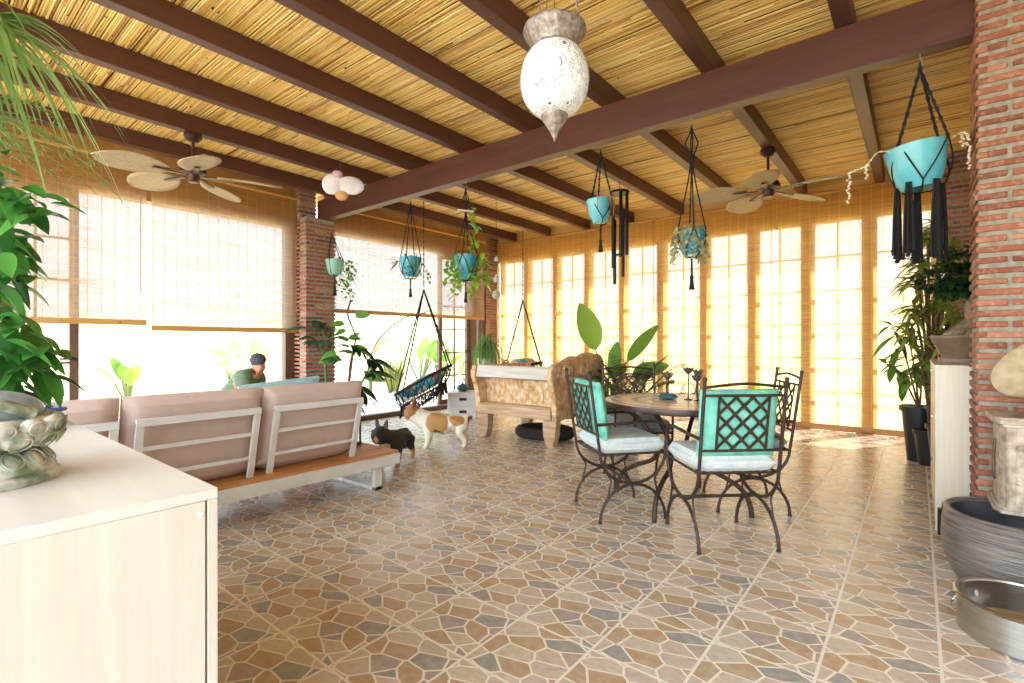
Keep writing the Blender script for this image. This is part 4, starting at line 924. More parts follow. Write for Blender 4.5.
def trailing(t, mb, r2, p0, n, L, lw, ll, spread=0.12, step=0.045):
    for k in range(n):
        a = r2.uniform(0, 2 * PI); p = Vector(p0) + Vector((spread * 0.8 * math.cos(a), spread * 0.8 * math.sin(a), 0)); LL = L * r2.uniform(0.4, 1.1); d = Vector((math.cos(a), math.sin(a), 0))
        z = 0
        while z < LL:
            o = p + d * (spread * 0.35 * min(1, z * 6)) - UP * z + rv(r2) * 0.018; mb.leaf(o, Vector((r2.uniform(-1, 1), r2.uniform(-1, 1), -0.4)), ll * r2.uniform(.7, 1.2), lw * r2.uniform(.8, 1.2), 0.3, 4, 0.15); z += step
BY = 3.87; BZ = 2.924
# A: left hanger over the pergola end
hanger('black macrame hanger furthest left on the beam, with short tassel', -4.69, BY, BZ, 2.19, 0.125, 1.96, 1, 1.73)
t = hang_pot('hanging_plant', 'turquoise pot with reddish succulent in the macrame hanger left of the hanging chair', (-4.69, BY, 1.965), 0.122, 0.235, M['teal'])
b = MB(); r2 = random.Random(2)
for k in range(26): b.leaf((r2.uniform(-.08, .08), r2.uniform(-.08, .08), 0.22), rv(r2, 0.2, 1), r2.uniform(.06, .12), 0.03, 0.4, 4)
trailing(t, b, r2, (0.04, 0.05, 0.22), 10, 0.24, 0.034, 0.05, 0.13, 0.035)
b.build('foliage', LM['mid'], t, tone=True, recalc=False)
b = MB()
for k in range(9): b.leaf((-0.1, -0.09, 0.2), Vector((-0.78 + r2.uniform(-.2, .2), -0.6, r2.uniform(-1.0, 0.5))), r2.uniform(.08, .16), 0.03, 0.3, 4)
b.build('red_leaves', leafmat('wine_red_leaf', (110, 52, 52), (146, 84, 70)), t, tone=True, recalc=False)
# B: pothos
hanger('black macrame hanger with a wooden stick at its top, holding a trailing pothos', -3.775, BY, BZ, 2.12, 0.125, 1.87, 1, 1.62, gather=0.03)
t = hang_pot('hanging_plant', 'turquoise pot with lime green pothos vines climbing and trailing at the hanger with a stick', (-3.775, BY, 1.875), 0.122, 0.25, M['teal'])
b = MB(); r2 = random.Random(4)
trailing(t, b, r2, (-0.05, -0.04, 0.25), 15, 0.42, 0.05, 0.065, 0.13, 0.032)
for k in range(26):
    f = k / 25; b.leaf((0.06 + 0.045 * math.sin(k), 0.05 + 0.03 * math.cos(k * 1.7), 0.25 + 0.52 * f), rv(r2, -0.7, 0.1), r2.uniform(.06, .1), r2.uniform(.045, .065), 0.3, 5, peak=0.35)
for k in range(40):
    f = k / 39; b.leaf((0.14 + 0.06 * math.sin(k * 1.3), 0.11 + 0.04 * math.cos(k * 2.1), 0.28 - 0.34 * f), rv(r2, -0.8, 0.1), r2.uniform(.06, .1), r2.uniform(.045, .065), 0.3, 5, peak=0.35)
b.build('foliage', LM['bright'], t, tone=True, recalc=False)
b = MB(); b.tube(curve([(0.03, 0.03, 0.22), (0.08, 0.06, 0.5), (0.06, 0.05, 0.8)], 6), 0.004, 5); b.tube(curve([(0.05, 0.05, 0.25), (0.14, 0.11, 0.2), (0.15, 0.12, -0.05)], 6), 0.004, 5); b.build('vine', M['stem'], t)
t = thing('hanging_stick', 'short pale wooden stick tied across the pothos hanger', 'stick', (-3.775, BY, 2.60), math.radians(39))
b = MB(); b.tube([(-0.085, -0.02, 0.012), (0.09, -0.02, -0.006)], 0.011, 8); b.build('stick', M['bleached'], t)
# C
hanger('black macrame hanger in front of the wind chime, slightly tilted pot', -2.14, BY, BZ, 2.42, 0.10, 2.23, 1, 1.98, braid=True, ncord=3, a0=0.2)
t = hang_pot('hanging_plant', 'small pale turquoise pot hanging tilted in front of the wind chime', (-2.14, BY, 2.235), 0.10, 0.20, M['tealpale'], tilt=(0.06, -0.12, 0))
b = MB(); r2 = random.Random(6)
for k in range(10): b.tube(curve([(0.08 * math.cos(k), 0.08 * math.sin(k), 0.19), (0.115 * math.cos(k), 0.115 * math.sin(k), 0.2), (0.125 * math.cos(k), 0.125 * math.sin(k), 0.05 + 0.01 * k)], 4), 0.004, 5)
b.build('string_of_buttons', pm('dry_stem', (170, 120, 90), (150, 100, 76)), t)
# D
hanger('black macrame hanger with a diamond knot near its top, above the table', -1.35, BY, BZ, 2.05, 0.10, 1.86, 1, 1.60, gather=0.045)
t = hang_pot('hanging_plant', 'turquoise pot overflowing with pale beige succulent in the diamond knot hanger', (-1.35, BY, 1.865), 0.098, 0.185, M['teal'])
b = MB(); r2 = random.Random(8)
trailing(t, b, r2, (-0.01, -0.02, 0.2), 34, 0.24, 0.022, 0.03, 0.115, 0.014)
for k in range(40): b.leaf((r2.uniform(-.1, .08), r2.uniform(-.1, .08), 0.19), rv(r2, 0, 1), r2.uniform(.05, .12), 0.026, 0.4, 4)
b.build('foliage', LM['succ'], t, tone=True, recalc=False)
# E
hanger('big black macrame hanger with five thick fringes beside the brick pillar', 0.015, BY, BZ, 2.365, 0.152, 2.105, 5, 1.72, braid=True, ncord=4, a0=0.9)
t = hang_pot('hanging_pot', 'large glossy turquoise bowl pot hanging beside the brick pillar', (0.015, BY, 2.115), 0.148, 0.25, M['tealpale'], tilt=(0.02, -0.10, 0))
t['category'] = 'pot'
for nm, pts in (('shell_garland', [(-0.115, -0.07, 0.23), (-0.2, -0.12, 0.23), (-0.255, -0.13, 0.16), (-0.32, -0.13, 0.14), (-0.345, -0.13, 0.13)]), ('shell_garland', [(0.13, 0.02, 0.27), (0.185, -0.06, 0.27), (0.21, -0.08, 0.24)])):
    b = MB(); r2 = random.Random(len(pts)); q = curve(pts, 5); b.tube(q, 0.003, 5)
    for (e, L) in ((q[-1], 0.2), (q[len(q) // 2], 0.1)):
        for j in range(int(L / 0.013)): b.ball(Vector(e) + Vector((r2.uniform(-.008, .008), r2.uniform(-.008, .008), -0.013 * j)), (0.0085, 0.0085, 0.007), 7, 5)
    for p in q[::2]: b.ball(p, 0.007, 7, 5)
    b.build(nm, pm('ivory_beads', (230, 216, 190), (206, 188, 160), 40, 0.4), t)
# small pot on the first pillar
t = hang_pot('hanging_plant', 'mint pot with trailing plant hung on the side face of the middle brick pillar', (-6.30, 3.86, 2.13), 0.12, 0.21, M['mint'])
b = MB(); r2 = random.Random(12); trailing(t, b, r2, (0.10, 0.10, 0.2), 12, 0.5, 0.04, 0.055, 0.14, 0.045)
for k in range(18): b.leaf((r2.uniform(-.08, .08), r2.uniform(-.08, .08), 0.2), rv(r2, 0, 1), .12, 0.035, 0.5, 4)
b.build('foliage', LM['mid'], t, tone=True, recalc=False)
t = thing('macrame_hanger', 'black macrame hanger nailed to the middle brick pillar', 'plant hanger', (-6.30, 3.86, 0), 0, 'black macrame hangers')
b = MB()
for k in range(4): a = 0.4 + PI / 2 * k; b.tube([(0.125 * math.cos(a), 0.125 * math.sin(a), 2.34), (-0.08, 0, 2.72)], 0.005, 6); b.tube([(0.125 * math.cos(a), 0.125 * math.sin(a), 2.34), (0.09 * math.cos(a), 0.09 * math.sin(a), 2.15), (0, 0, 2.115)], 0.005, 6)
b.tube([(-0.08, 0, 2.72), (-0.195, 0, 2.74)], 0.005, 6); b.build('cords', M['black'], t)
b = MB(); b.tube([(0, 0, 2.12), (0, 0, 1.98)], 0.01, 8); b.lathe([(0.012, 1.99), (0.026, 1.84), (0, 1.84)], 12); b.build('tassel', M['black'], t)

# wind chime
t = thing('wind_chime', 'tall black tubular wind chime behind the tilted turquoise pot', 'wind chime', (-2.91, 5.75, 0))
b = MB(); b.lathe([(0, 3.06), (0.12, 3.06), (0.125, 3.075), (0.12, 3.09), (0, 3.09)], 28); b.build('top_disc', M['blackmetal'], t)
for k, zb in enumerate((2.28, 2.02, 1.93, 2.12, 2.25)):
    a = 2 * PI * k / 5 + 0.3; b = MB(); b.tube([(0.09 * math.cos(a), 0.09 * math.sin(a), zb + 0.82), (0.09 * math.cos(a), 0.09 * math.sin(a), zb)], 0.021, 12); b.build('chime_tube', M['blackmetal'], t)
b = MB()
for k in range(5): a = 2 * PI * k / 5 + 0.3; b.tube([(0.09 * math.cos(a), 0.09 * math.sin(a), 3.06), (0.09 * math.cos(a), 0.09 * math.sin(a), 2.8)], 0.002, 4)
b.tube([(0, 0, 3.06), (0, 0, 2.3)], 0.0025, 4); b.tube([(0, 0, 3.09), (0, 0, 3.213)], 0.004, 5); b.build('string', M['black'], t)
b = MB(); b.lathe([(0, 2.28), (0.05, 2.28), (0.05, 2.3), (0, 2.3)], 20); b.build('striker', M['blackmetal'], t)
# glass ball string
t = thing('glass_ball_mobile', 'string of clear glass balls hanging right of the pothos', 'ornament', (-4.62, 5.35, 0))
b = MB(); b.tube([(0, 0, 3.213), (0, 0, 1.72)], 0.003, 5); b.build('string', M['black'], t)
for z, r_ in ((2.36, 0.03), (2.08, 0.045), (1.86, 0.06)):
    b = MB(); b.ball((0, 0, z), r_, 18, 12); b.build('ball', pm('clear_milky_glass', (228, 232, 230), (206, 214, 214), 6, 0.1, 0, 0, (1, 1, 1), 2, 0, (0.35, 0.65), 0.4), t)
    b = MB(); b.tube([(0, 0, z + r_), (0, 0, z + r_ + 0.02)], 0.012, 8); b.build('cap', M['hook'], t)
# white winged ornament
t = thing('winged_ornament', 'soft white winged ornament with pink head hanging before the end of the beam', 'ornament', (-4.60, 2.88, 2.80), math.radians(39)); t.scale = (0.82, 0.82, 0.85)
M['plush'] = pm('white_plush', (226, 218, 222), (206, 196, 204), 8, 1.0, 0.1)
b = MB(); b.ball((-0.10, 0, 0.02), (0.13, 0.05, 0.13), 18, 12, M=Matrix.Rotation(-0.4, 3, 'Y')); b.build('wing', M['plush'], t)
b = MB(); b.ball((0.13, 0, 0.0), (0.17, 0.05, 0.11), 18, 12, M=Matrix.Rotation(0.15, 3, 'Y')); b.build('wing', M['plush'], t)
b = MB(); b.ball((0.02, 0.0, -0.12), (0.085, 0.05, 0.06), 16, 10); b.build('body', pm('tan_plush', (206, 158, 110), (190, 140, 92), 10, 1.0), t)
b = MB(); b.ball((-0.04, 0, 0.13), (0.07, 0.05, 0.055), 16, 10); b.build('head', pm('pink_plush', (206, 166, 184), (190, 150, 170), 10, 1.0), t)
b = MB(); b.tube([(0, 0, 0.1), (0, 0, 0.488)], 0.0015, 4); b.build('string', M['hook'], t)

# ------------------------------------------------------------------ mosaic lantern lamp
N = NT('white_mosaic_glass'); co = N.coords('Object'); v1 = N.node('ShaderNodeTexVoronoi', Scale=44.0, feature='DISTANCE_TO_EDGE'); N.l.new(co, v1.inputs['Vector'])
v2 = N.node('ShaderNodeTexVoronoi', Scale=11.0); N.l.new(co, v2.inputs['Vector']); ringf = N.math('SINE', N.math('MULTIPLY', v2.outputs['Distance'], 70.0))
vc = N.node('ShaderNodeTexVoronoi', Scale=44.0); N.l.new(co, vc.inputs['Vector']); scn = N.node('ShaderNodeSeparateColor'); N.l.new(vc.outputs['Color'], scn.inputs[0])
cc = N.mix(N.math('LESS_THAN', v1.outputs['Distance'], 0.09), lin((236, 238, 240)), lin((216, 216, 216)))
cc = N.mix(N.math('MULTIPLY', N.math('GREATER_THAN', ringf, 0.8), N.math('GREATER_THAN', scn.outputs[0], 0.72)), cc, lin((96, 92, 88)))
N.set(Base_Color=cc, Roughness=0.2); N.bump(v1.outputs['Distance'], 0.4, 0.004); M['mosaicglass'] = N.m
M['pewter'] = pm('aged_pewter', (170, 156, 148), (120, 108, 102), 50, 0.45, 0.5, 0.6)
t = thing('mosaic_lamp', 'white mosaic glass globe lamp with pewter cap and pointed finial', 'lamp', (-1.20, 1.77, 0))
zc = 2.31
b = MB(); b.lathe([(p.x, p.y) for p in curve([(0.045, zc - 0.152, 0), (0.095, zc - 0.126, 0), (0.133, zc - 0.07, 0), (0.146, zc - 0.005, 0), (0.138, zc + 0.06, 0), (0.115, zc + 0.11, 0), (0.088, zc + 0.138, 0)], 5)], 40); b.build('globe', M['mosaicglass'], t)
b = MB(); b.lathe([(0.08, zc + 0.125), (0.098, zc + 0.135), (0.10, zc + 0.15), (0.118, zc + 0.18), (0.134, zc + 0.205), (0.132, zc + 0.22), (0.112, zc + 0.228), (0.06, zc + 0.23), (0, zc + 0.232)], 40, wob=lambda a, z: 1 + 0.012 * math.sin(12 * a)); b.build('cap', M['pewter'], t)
b = MB(); b.lathe([(0.05, zc - 0.14), (0.058, zc - 0.148), (0.055, zc - 0.16), (0.05, zc - 0.168), (0.046, zc - 0.175), (0.02, zc - 0.215), (0.006, zc - 0.245), (0.0, zc - 0.262)], 32, wob=lambda a, z: 1 + 0.05 * math.sin(16 * a)); b.build('finial', M['pewter'], t)
for k in range(3):
    a = 2 * PI * k / 3 + 0.5; b = MB(); p0 = Vector((0.11 * math.cos(a), 0.11 * math.sin(a), zc + 0.215)); p1 = Vector((0.012 * math.cos(a), 0.012 * math.sin(a), 3.16))
    n = 44
    for j in range(n):
        c = p0.lerp(p1, (j + 0.5) / n); b.box(c, (0.007 if j % 2 else 0.0025, 0.0025 if j % 2 else 0.007, (p1 - p0).length / n * 1.15))
    b.build('chain', M['pewter'], t)
b = MB(); b.tube([(0, 0, zc + 0.23), (0, 0, 3.2)], 0.003, 6); b.build('cable', pm('brown_cable', (130, 92, 70), (110, 76, 58)), t)
b = MB(); b.lathe([(0, 3.214), (0.05, 3.214), (0.05, 3.2), (0.02, 3.155), (0, 3.15)], 20); b.build('ceiling_rose', M['pewter'], t)

# ------------------------------------------------------------------ ceiling fans with leaf blades
M['fanbrown'] = pm('bronze_fan_metal', (84, 58, 50), (66, 44, 38), 20, 0.35, 0, 0.5)
M['rattan'] = pm('woven_palm_blade', (196, 176, 140), (160, 142, 110), 3, 0.7, 0.3, 0, (8, 60, 8))
def fan(label, x, y, zhub, rot):
    t = thing('ceiling_fan', label, 'ceiling fan', (x, y, 0), rot, 'leaf bladed ceiling fans')
    b = MB(); b.lathe([(0, 3.213), (0.075, 3.213), (0.08, 3.18), (0.05, 3.14), (0.02, 3.13), (0, 3.13)], 24); b.build('canopy', M['fanbrown'], t)
    b = MB(); b.tube([(0, 0, 3.14), (0, 0, zhub + 0.1)], 0.014, 10); b.build('downrod', M['fanbrown'], t)
    b = MB(); b.lathe([(0, zhub + 0.13), (0.03, zhub + 0.125), (0.10, zhub + 0.095), (0.115, zhub + 0.06), (0.11, zhub + 0.03), (0.06, zhub + 0.01), (0.05, zhub - 0.05), (0.042, zhub - 0.06), (0, zhub - 0.062)], 28); b.build('motor_housing', M['fanbrown'], t)
    for k in range(5):
        a = 2 * PI * k / 5; ca, sa = math.cos(a), math.sin(a); R = Matrix.Rotation(a, 3, 'Z') @ Matrix.Rotation(math.radians(13), 3, 'X'); b = MB(); n = 14; vs = []; fs = []
        for i in range(n + 1):
            f = i / n; u = 0.21 + 0.58 * f; w = 0.19 * (math.sin(PI * min(1, 0.06 + 0.94 * f)) ** 0.62) * (0.75 + 0.3 * f); 
            for j in range(7):
                v = -1 + j / 3; vs.append(R @ Vector((u, w * v, 0.012 * (1 - v * v) - 0.03 * f * f)) + Vector((0, 0, zhub)))
        fs = [(i * 7 + j, i * 7 + j + 1, i * 7 + 8 + j, i * 7 + 7 + j) for i in range(n) for j in range(6)]; b.add(vs, fs)
        bl = b.build('blade', M['rattan'], t, recalc=False); sd = bl.modifiers.new('thick', 'SOLIDIFY'); sd.thickness = 0.008; sd.offset = 0
        b = MB(); b.bar(R @ Vector((0.09, 0, 0.0)) + Vector((0, 0, zhub)), R @ Vector((0.34, 0, -0.008)) + Vector((0, 0, zhub)), 0.045, 0.01); b.build('blade_iron', M['fanbrown'], bl)
    return t
fan('palm leaf bladed ceiling fan in front of the side blinds, above the sofa', -5.45, 1.82, 2.80, math.radians(59))
fan('palm leaf bladed ceiling fan in front of the front window blinds, behind the beam', -1.21, 5.75, 2.77, math.radians(59))

# ------------------------------------------------------------------ plants around the room
def pot(t, r, h, mat, taper=0.7, rim=True):
    b = MB(); b.lathe([(0, 0), (r * taper, 0), (r * 0.97, h * 0.9), (r * 1.05, h * 0.9), (r * 1.07, h), (r * 0.95, h), (r * 0.93, h * 0.88)], 28); b.build('pot', mat, t)
    b = MB(); b.lathe([(r * 0.94, h * 0.9), (0, h * 0.93)], 20); b.build('soil', M['soil'], t)
def frond(mb, st, p, d, L, droop, nl, ll, lw, r2, hang=0.3):
    p = Vector(p); d = Vector(d).normalized(); pts = [p + d * (L * j / 12) - UP * (droop * L * (j / 12) ** 2) for j in range(13)]; st.tube(pts, [0.006 - 0.0003 * j for j in range(13)], 5)
    for j in range(nl):
        f = 0.25 + 0.75 * j / (nl - 1); i = min(11, int(f * 12)); q = pts[i].lerp(pts[i + 1], f * 12 - i) if i < 12 else pts[12]; tg = (pts[i + 1] - pts[i]).normalized(); sd = tg.cross(UP).normalized()
        for s in (-1, 1): mb.leaf(q, sd * s + tg * 0.75 - UP * 0.1, ll * (1 - 0.45 * abs(f - 0.5) * 2) * r2.uniform(.9, 1.1), lw, hang, 4)
# banana / strelitzia with palm behind the table
t = thing('banana_plant', 'tall plant with huge paddle leaves behind the round table', 'plant', (-3.30, 6.12, 0)); pot(t, 0.17, 0.32, M['brownpot'])
b = MB(); st = MB()
R_ = Vector((0.777, 0.629, 0)); B_ = Vector((-0.629, 0.777, 0))
def paddle(base, tip_dir, stem_len, L, Wd, roll, droop=0.1):
    d = Vector(tip_dir).normalized(); e = Vector(base) + d * 0; top = Vector(base) + Vector((0, 0, 0.3)) + d * stem_len; st.tube(curve([Vector(base), Vector(base) + Vector((0, 0, 0.3)) + d * stem_len * 0.45, top], 5), [0.018 - 0.001 * k for k in range(11)], 8); b.leaf(top, d, L, Wd, droop, 12, 0.22, roll=roll, peak=0.42)
paddle((0, 0, 0.3), (-0.30 * R_ + UP * 1.0), 0.50, 0.76, 0.34, 1.35)
paddle((0.02, 0.02, 0.3), (0.5 * R_ + UP * 0.62), 0.42, 0.70, 0.22, 1.15, 0.05)
paddle((0.04, 0.0, 0.3), (0.75 * R_ + UP * 0.35 - 0.3 * B_), 0.34, 0.52, 0.24, 1.2, 0.1)
paddle((0, 0.03, 0.3), (0.1 * R_ + UP * 0.8 - 0.3 * B_), 0.16, 0.62, 0.24, 1.3, 0.2)
paddle((-0.02, -0.02, 0.3), (0.25 * R_ + UP * 0.6 - 0.5 * B_), 0.14, 0.55, 0.22, 1.0, 0.4)
b.build('foliage', LM['banana'], t, tone=True, recalc=False); st.build('stem', M['stem'], t)
t = thing('areca_palm', 'bushy dark green palm with narrow leaflets between the bench and the table', 'plant', (-2.75, 5.62, 0)); pot(t, 0.16, 0.3, M['blackpot'])
b = MB(); st = MB(); r2 = random.Random(31)
for k in range(19):
    a = 2 * PI * k / 19 + r2.uniform(-.2, .2); frond(b, st, (0.03 * math.cos(a), 0.03 * math.sin(a), 0.28), (math.cos(a), math.sin(a), r2.uniform(1.3, 3.2)), r2.uniform(0.95, 1.3), r2.uniform(.25, .45), 18, 0.24, 0.036, r2)
b.build('foliage', LM['palm'], t, tone=True, recalc=False); st.build('stems', M['stem'], t)
# plant against the middle pillar: philodendron + fern palm
t = thing('philodendron', 'dark philodendron with lobed leaves between sofa and middle pillar', 'plant', (-5.85, 3.75, 0)); pot(t, 0.18, 0.34, M['brownpot'])
b = MB(); st = MB(); r2 = random.Random(41)
def lobed(p, d, L, roll=0):
    d = Vector(d).normalized(); sd = d.cross(UP).normalized()
    for k in range(-3, 4): b.leaf(Vector(p) + d * L * 0.12 * (3 - abs(k)), d + sd * 0.5 * k, L * (1 - 0.13 * abs(k)), L * 0.36, 0.3, 5, 0.1, roll=roll)
for (p, q, L) in (((0, 0, 0.3), 0.10 * R_ + UP * 1.15, 0.30), ((0, 0, 0.3), 0.28 * R_ + UP * 0.80, 0.34), ((0, 0, 0.3), 0.32 * R_ + UP * 0.95 + B_ * 0.1, 0.34), ((0, 0, 0.3), 0.22 * R_ + UP * 0.62 - B_ * 0.2, 0.3), ((0, 0, 0.3), 0.15 * R_ + UP * 0.5 - B_ * 0.3, 0.28)):
    e = Vector(q); st.tube(curve([Vector(p), e * 0.6 + UP * 0.1, e], 5), 0.011, 6); lobed(e, 0.7 * R_ - UP * 0.25 - B_ * 0.35 + rv(r2) * 0.25, L, 0.6)
b.build('lobed_leaves', LM['dark'], t, tone=True, recalc=False)
b = MB()
for (x, z, L) in ((0.0, 1.42, 0.17), (0.14, 1.52, 0.18), (0.05, 1.25, 0.14), (-0.05, 0.95, 0.22), (0.16, 1.1, 0.14), (0.02, 1.35, 0.13), (0.24, 0.72, 0.26), (0.18, 0.62, 0.24), (-0.1, 1.05, 0.2), (0.2, 1.3, 0.12)):
    b.leaf(R_ * (x - 0.02) + UP * z, R_ * r2.choice((-1, 1)) * 0.8 + rv(r2) * 0.4, L * 1.25, L * 0.7, 0.25, 6, 0.15, roll=0.9, peak=0.4)
b.build('bright_leaves', LM['mid'], t, tone=True, recalc=False)
st.tube(curve([(0, 0, 0.3), R_ * 0.05 + UP * 0.9, R_ * 0.12 + UP * 1.25, R_ * 0.02 + UP * 1.55, R_ * 0.06 + UP * 1.75], 6), 0.011, 6)
st.tube(curve([R_ * 0.3 + UP * 0.95, R_ * 0.45 + UP * 1.25, R_ * 0.75 + UP * 1.5, R_ * 1.05 + UP * 1.58], 8), 0.009, 6); st.build('stems', M['brownstem'], t)
b = MB(); b.leaf(R_ * 1.0 + UP * 1.56, R_ + UP * 0.5, 0.2, 0.07, 0.1); b.leaf(R_ * 0.9 + UP * 1.55, R_ - UP * 0.2, 0.2, 0.05, 0.2); b.build('tip_leaf', LM['dark'], t, tone=True, recalc=False)
t = thing('fern_palm', 'feathery dark green palm leaning on the brick of the middle pillar', 'plant', (-6.22, 3.66, 0)); pot(t, 0.14, 0.28, M['terracotta'])
b = MB(); st = MB(); r2 = random.Random(43)
for k in range(15):
    a = 2 * PI * k / 7.5; frond(b, st, (0, 0, 0.85 + 0.03 * k), (0.6 * math.cos(a) + 0.15, 0.6 * math.sin(a) - .15, r2.uniform(0.7, 2.2)), r2.uniform(0.5, 0.75), 0.55, 16, 0.17, 0.028, r2)
st.tube(curve([(0, 0, 0.25), (0.02, 0.01, 0.6), (0, 0, 1.0)], 6), 0.016, 8)
b.build('foliage', leafmat('blue_green_leaf', (44, 76, 52), (82, 112, 78)), t, tone=True, recalc=False); st.build('stems', M['stem'], t)
# rhipsalis on a tall pot behind the bench
t = thing('trailing_cactus', 'bright green trailing cactus in a tall pot behind the bench corner', 'plant', (-5.57, 6.2, 0)); pot(t, 0.14, 0.92, M['whitewood'], 0.8)
b = MB(); r2 = random.Random(51)
for k in range(150):
    a = r2.uniform(0, 2 * PI); q = r2.uniform(0.02, 0.21); hgt = r2.uniform(0.18, 0.46) * (1.15 - q * 2); L = r2.uniform(0.05, 0.42); c_, s_ = math.cos(a), math.sin(a)
    pts = [(0.08 * c_ * r2.random(), 0.08 * s_ * r2.random(), 0.86), (q * .5 * c_, q * .5 * s_, 0.86 + hgt * .8), (q * c_, q * s_, 0.86 + hgt), (q * 1.25 * c_, q * 1.25 * s_, 0.86 + hgt * .75), (q * 1.35 * c_ + r2.uniform(-.02, .02), q * 1.35 * s_ + r2.uniform(-.02, .02), 0.86 + hgt * 0.8 - L)]
    b.tube(curve(pts, 3), 0.0065, 4)
b.build('foliage', LM['rhip'], t, tone=True, recalc=False)
# lanky plant in the black pot
t = thing('potted_sapling', 'lanky leafy plant in a tall black pot before the last window blind', 'plant', (0.02, 6.50, 0))
b = MB(); b.lathe([(0, 0), (0.10, 0), (0.145, 0.50), (0.165, 0.50), (0.168, 0.55), (0.15, 0.55), (0.145, 0.5)], 28); b.build('pot', M['blackpot'], t)
b = MB(); b.lathe([(0.145, 0.51), (0, 0.53)], 20); b.build('soil', M['soil'], t)
b = MB(); st = MB(); r2 = random.Random(61)
for (e, n) in ((R_ * -0.28 + UP * 1.36, 7), (R_ * -0.12 + UP * 1.25, 5), (R_ * -0.35 + UP * 0.98, 5), (R_ * 0.06 + UP * 1.05, 5)):
    pts = curve([Vector((0, 0, 0.5)), e * 0.5 + UP * 0.36, e], 6); st.tube(pts, [0.010 - 0.0005 * j for j in range(13)], 6)
    for k in range(n): b.leaf(pts[5 + k % 8], -R_ * r2.uniform(-.8, 1.0) + rv(r2, -0.9, 0.2) * 0.6, r2.uniform(.2, .3), r2.uniform(.07, .1), 0.45, 6, 0.2, peak=0.5)
    for k in range(3): b.leaf(pts[-1], rv(r2, -0.5, 0.8), r2.uniform(.12, .2), 0.07, 0.4, 6, 0.2)
for k in range(14): b.leaf((0.05 * math.cos(k), 0.05 * math.sin(k), 0.52), (math.cos(k), math.sin(k), 0.5), 0.15, 0.06, 0.4, 5)
b.build('foliage', LM['mid'], t, tone=True, recalc=False); st.build('stems', M['brownstem'], t)
t = thing('potted_climber', 'leafy pot plant squeezed beside the whitewashed cabinet, dark pot', 'plant', (0.21, 5.86, 0))
b = MB(); b.lathe([(0, 0), (0.10, 0), (0.14, 0.42), (0.155, 0.42), (0.155, 0.46), (0.13, 0.46)], 24); b.build('pot', M['blackpot'], t)
b = MB(); r2 = random.Random(67); st = MB()
for k in range(12):
    e = Vector((r2.uniform(-.2, .12), r2.uniform(-.2, .2), r2.uniform(0.75, 1.05))); st.tube(curve([Vector((0, 0, 0.42)), e * 0.6 + UP * 0.2, e], 4), 0.005, 5)
    for q in range(3): b.leaf(e, rv(r2, -0.5, 0.6), r2.uniform(.12, .2), 0.05, 0.4, 5)
b.build('foliage', LM['bright'], t, tone=True, recalc=False); st.build('stems', M['stem'], t)
# dracaena behind, bonsai ginseng on the right cabinet
t = thing('dracaena', 'tall yellow green dracaena between the bonsai and the window blind', 'plant', (0.10, 6.34, 0))
pot(t, 0.13, 0.34, M['blackpot'])
b = MB(); st = MB(); r2 = random.Random(71)
for (x, y, z) in ((-0.02, -0.05, 2.25), (-0.10, 0.06, 1.85), (0.06, -0.08, 1.6), (-0.14, -0.06, 1.35), (0.0, 0.1, 1.1), (-0.05, -0.08, 2.0), (0.08, 0.1, 2.35), (-0.12, 0.0, 1.55), (0.14, -0.1, 1.8), (0.16, 0.0, 1.5), (0.13, -0.12, 1.3), (0.15, -0.05, 2.1)):
    st.tube(curve([(0, 0, 0.3), (x * 0.3, y * 0.3, z * 0.6), (x, y, z)], 5), 0.012, 7)
    for k in range(40):
        a = r2.uniform(0, 2 * PI); b.leaf((x, y, z - r2.uniform(0, 0.16)), (math.cos(a) * (0.25 if math.cos(a) > 0 else 1), math.sin(a), r2.uniform(-.1, 1.2)), r2.uniform(.18, .3), 0.04, r2.uniform(.3, .9), 6, 0.3, peak=0.4)
b.build('foliage', LM['dracaena'], t, tone=True, recalc=False); st.build('stems', M['brownstem'], t)
t = thing('bonsai_tree', 'ginseng bonsai with dense dark crown in a brown pot on the whitewashed cabinet', 'plant', (0.245, 4.62, 1.052), 0)
b = MB(); vs = []
for (hx, hy, z) in ((0.125, 0.13, 0.0), (0.125, 0.13, 0.035), (0.105, 0.11, 0.04), (0.115, 0.12, 0.055), (0.165, 0.19, 0.165), (0.172, 0.197, 0.175), (0.172, 0.197, 0.19), (0.155, 0.18, 0.19), (0.15, 0.175, 0.17)): vs += [(x, y, z) for x, y in pr(hx, hy)]
b.add(vs, [(3, 2, 1, 0)] + [(4 * i + k, 4 * i + (k + 1) % 4, 4 * i + 4 + (k + 1) % 4, 4 * i + 4 + k) for i in range(8) for k in range(4)] + [(32, 33, 34, 35)], 0, False); b.build('pot', M['brownpot'], t, bevel=0.006)
b = MB(); b.ball((0, 0, 0.16), (0.145, 0.165, 0.03), 18, 6); b.build('soil', M['soil'], t)
b = MB(); b.tube(curve([(0.03, 0.0, 0.16), (0.06, 0.0, 0.26), (0.04, 0, 0.36), (0.05, 0, 0.52)], 6), [0.06 - 0.0022 * k for k in range(19)], 12); b.tube(curve([(-0.07, -0.02, 0.16), (-0.02, -0.01, 0.22), (0.04, 0, 0.28)], 5), [0.045, 0.05, 0.055, 0.052, 0.05, 0.048, 0.045, 0.04, 0.04, 0.04, 0.04], 10); b.tube(curve([(0.05, 0, 0.4), (-0.05, -0.02, 0.5), (-0.15, -0.04, 0.56)], 5), 0.012, 7); b.build('trunk', M['bark'], t)
b = MB(); r2 = random.Random(77)
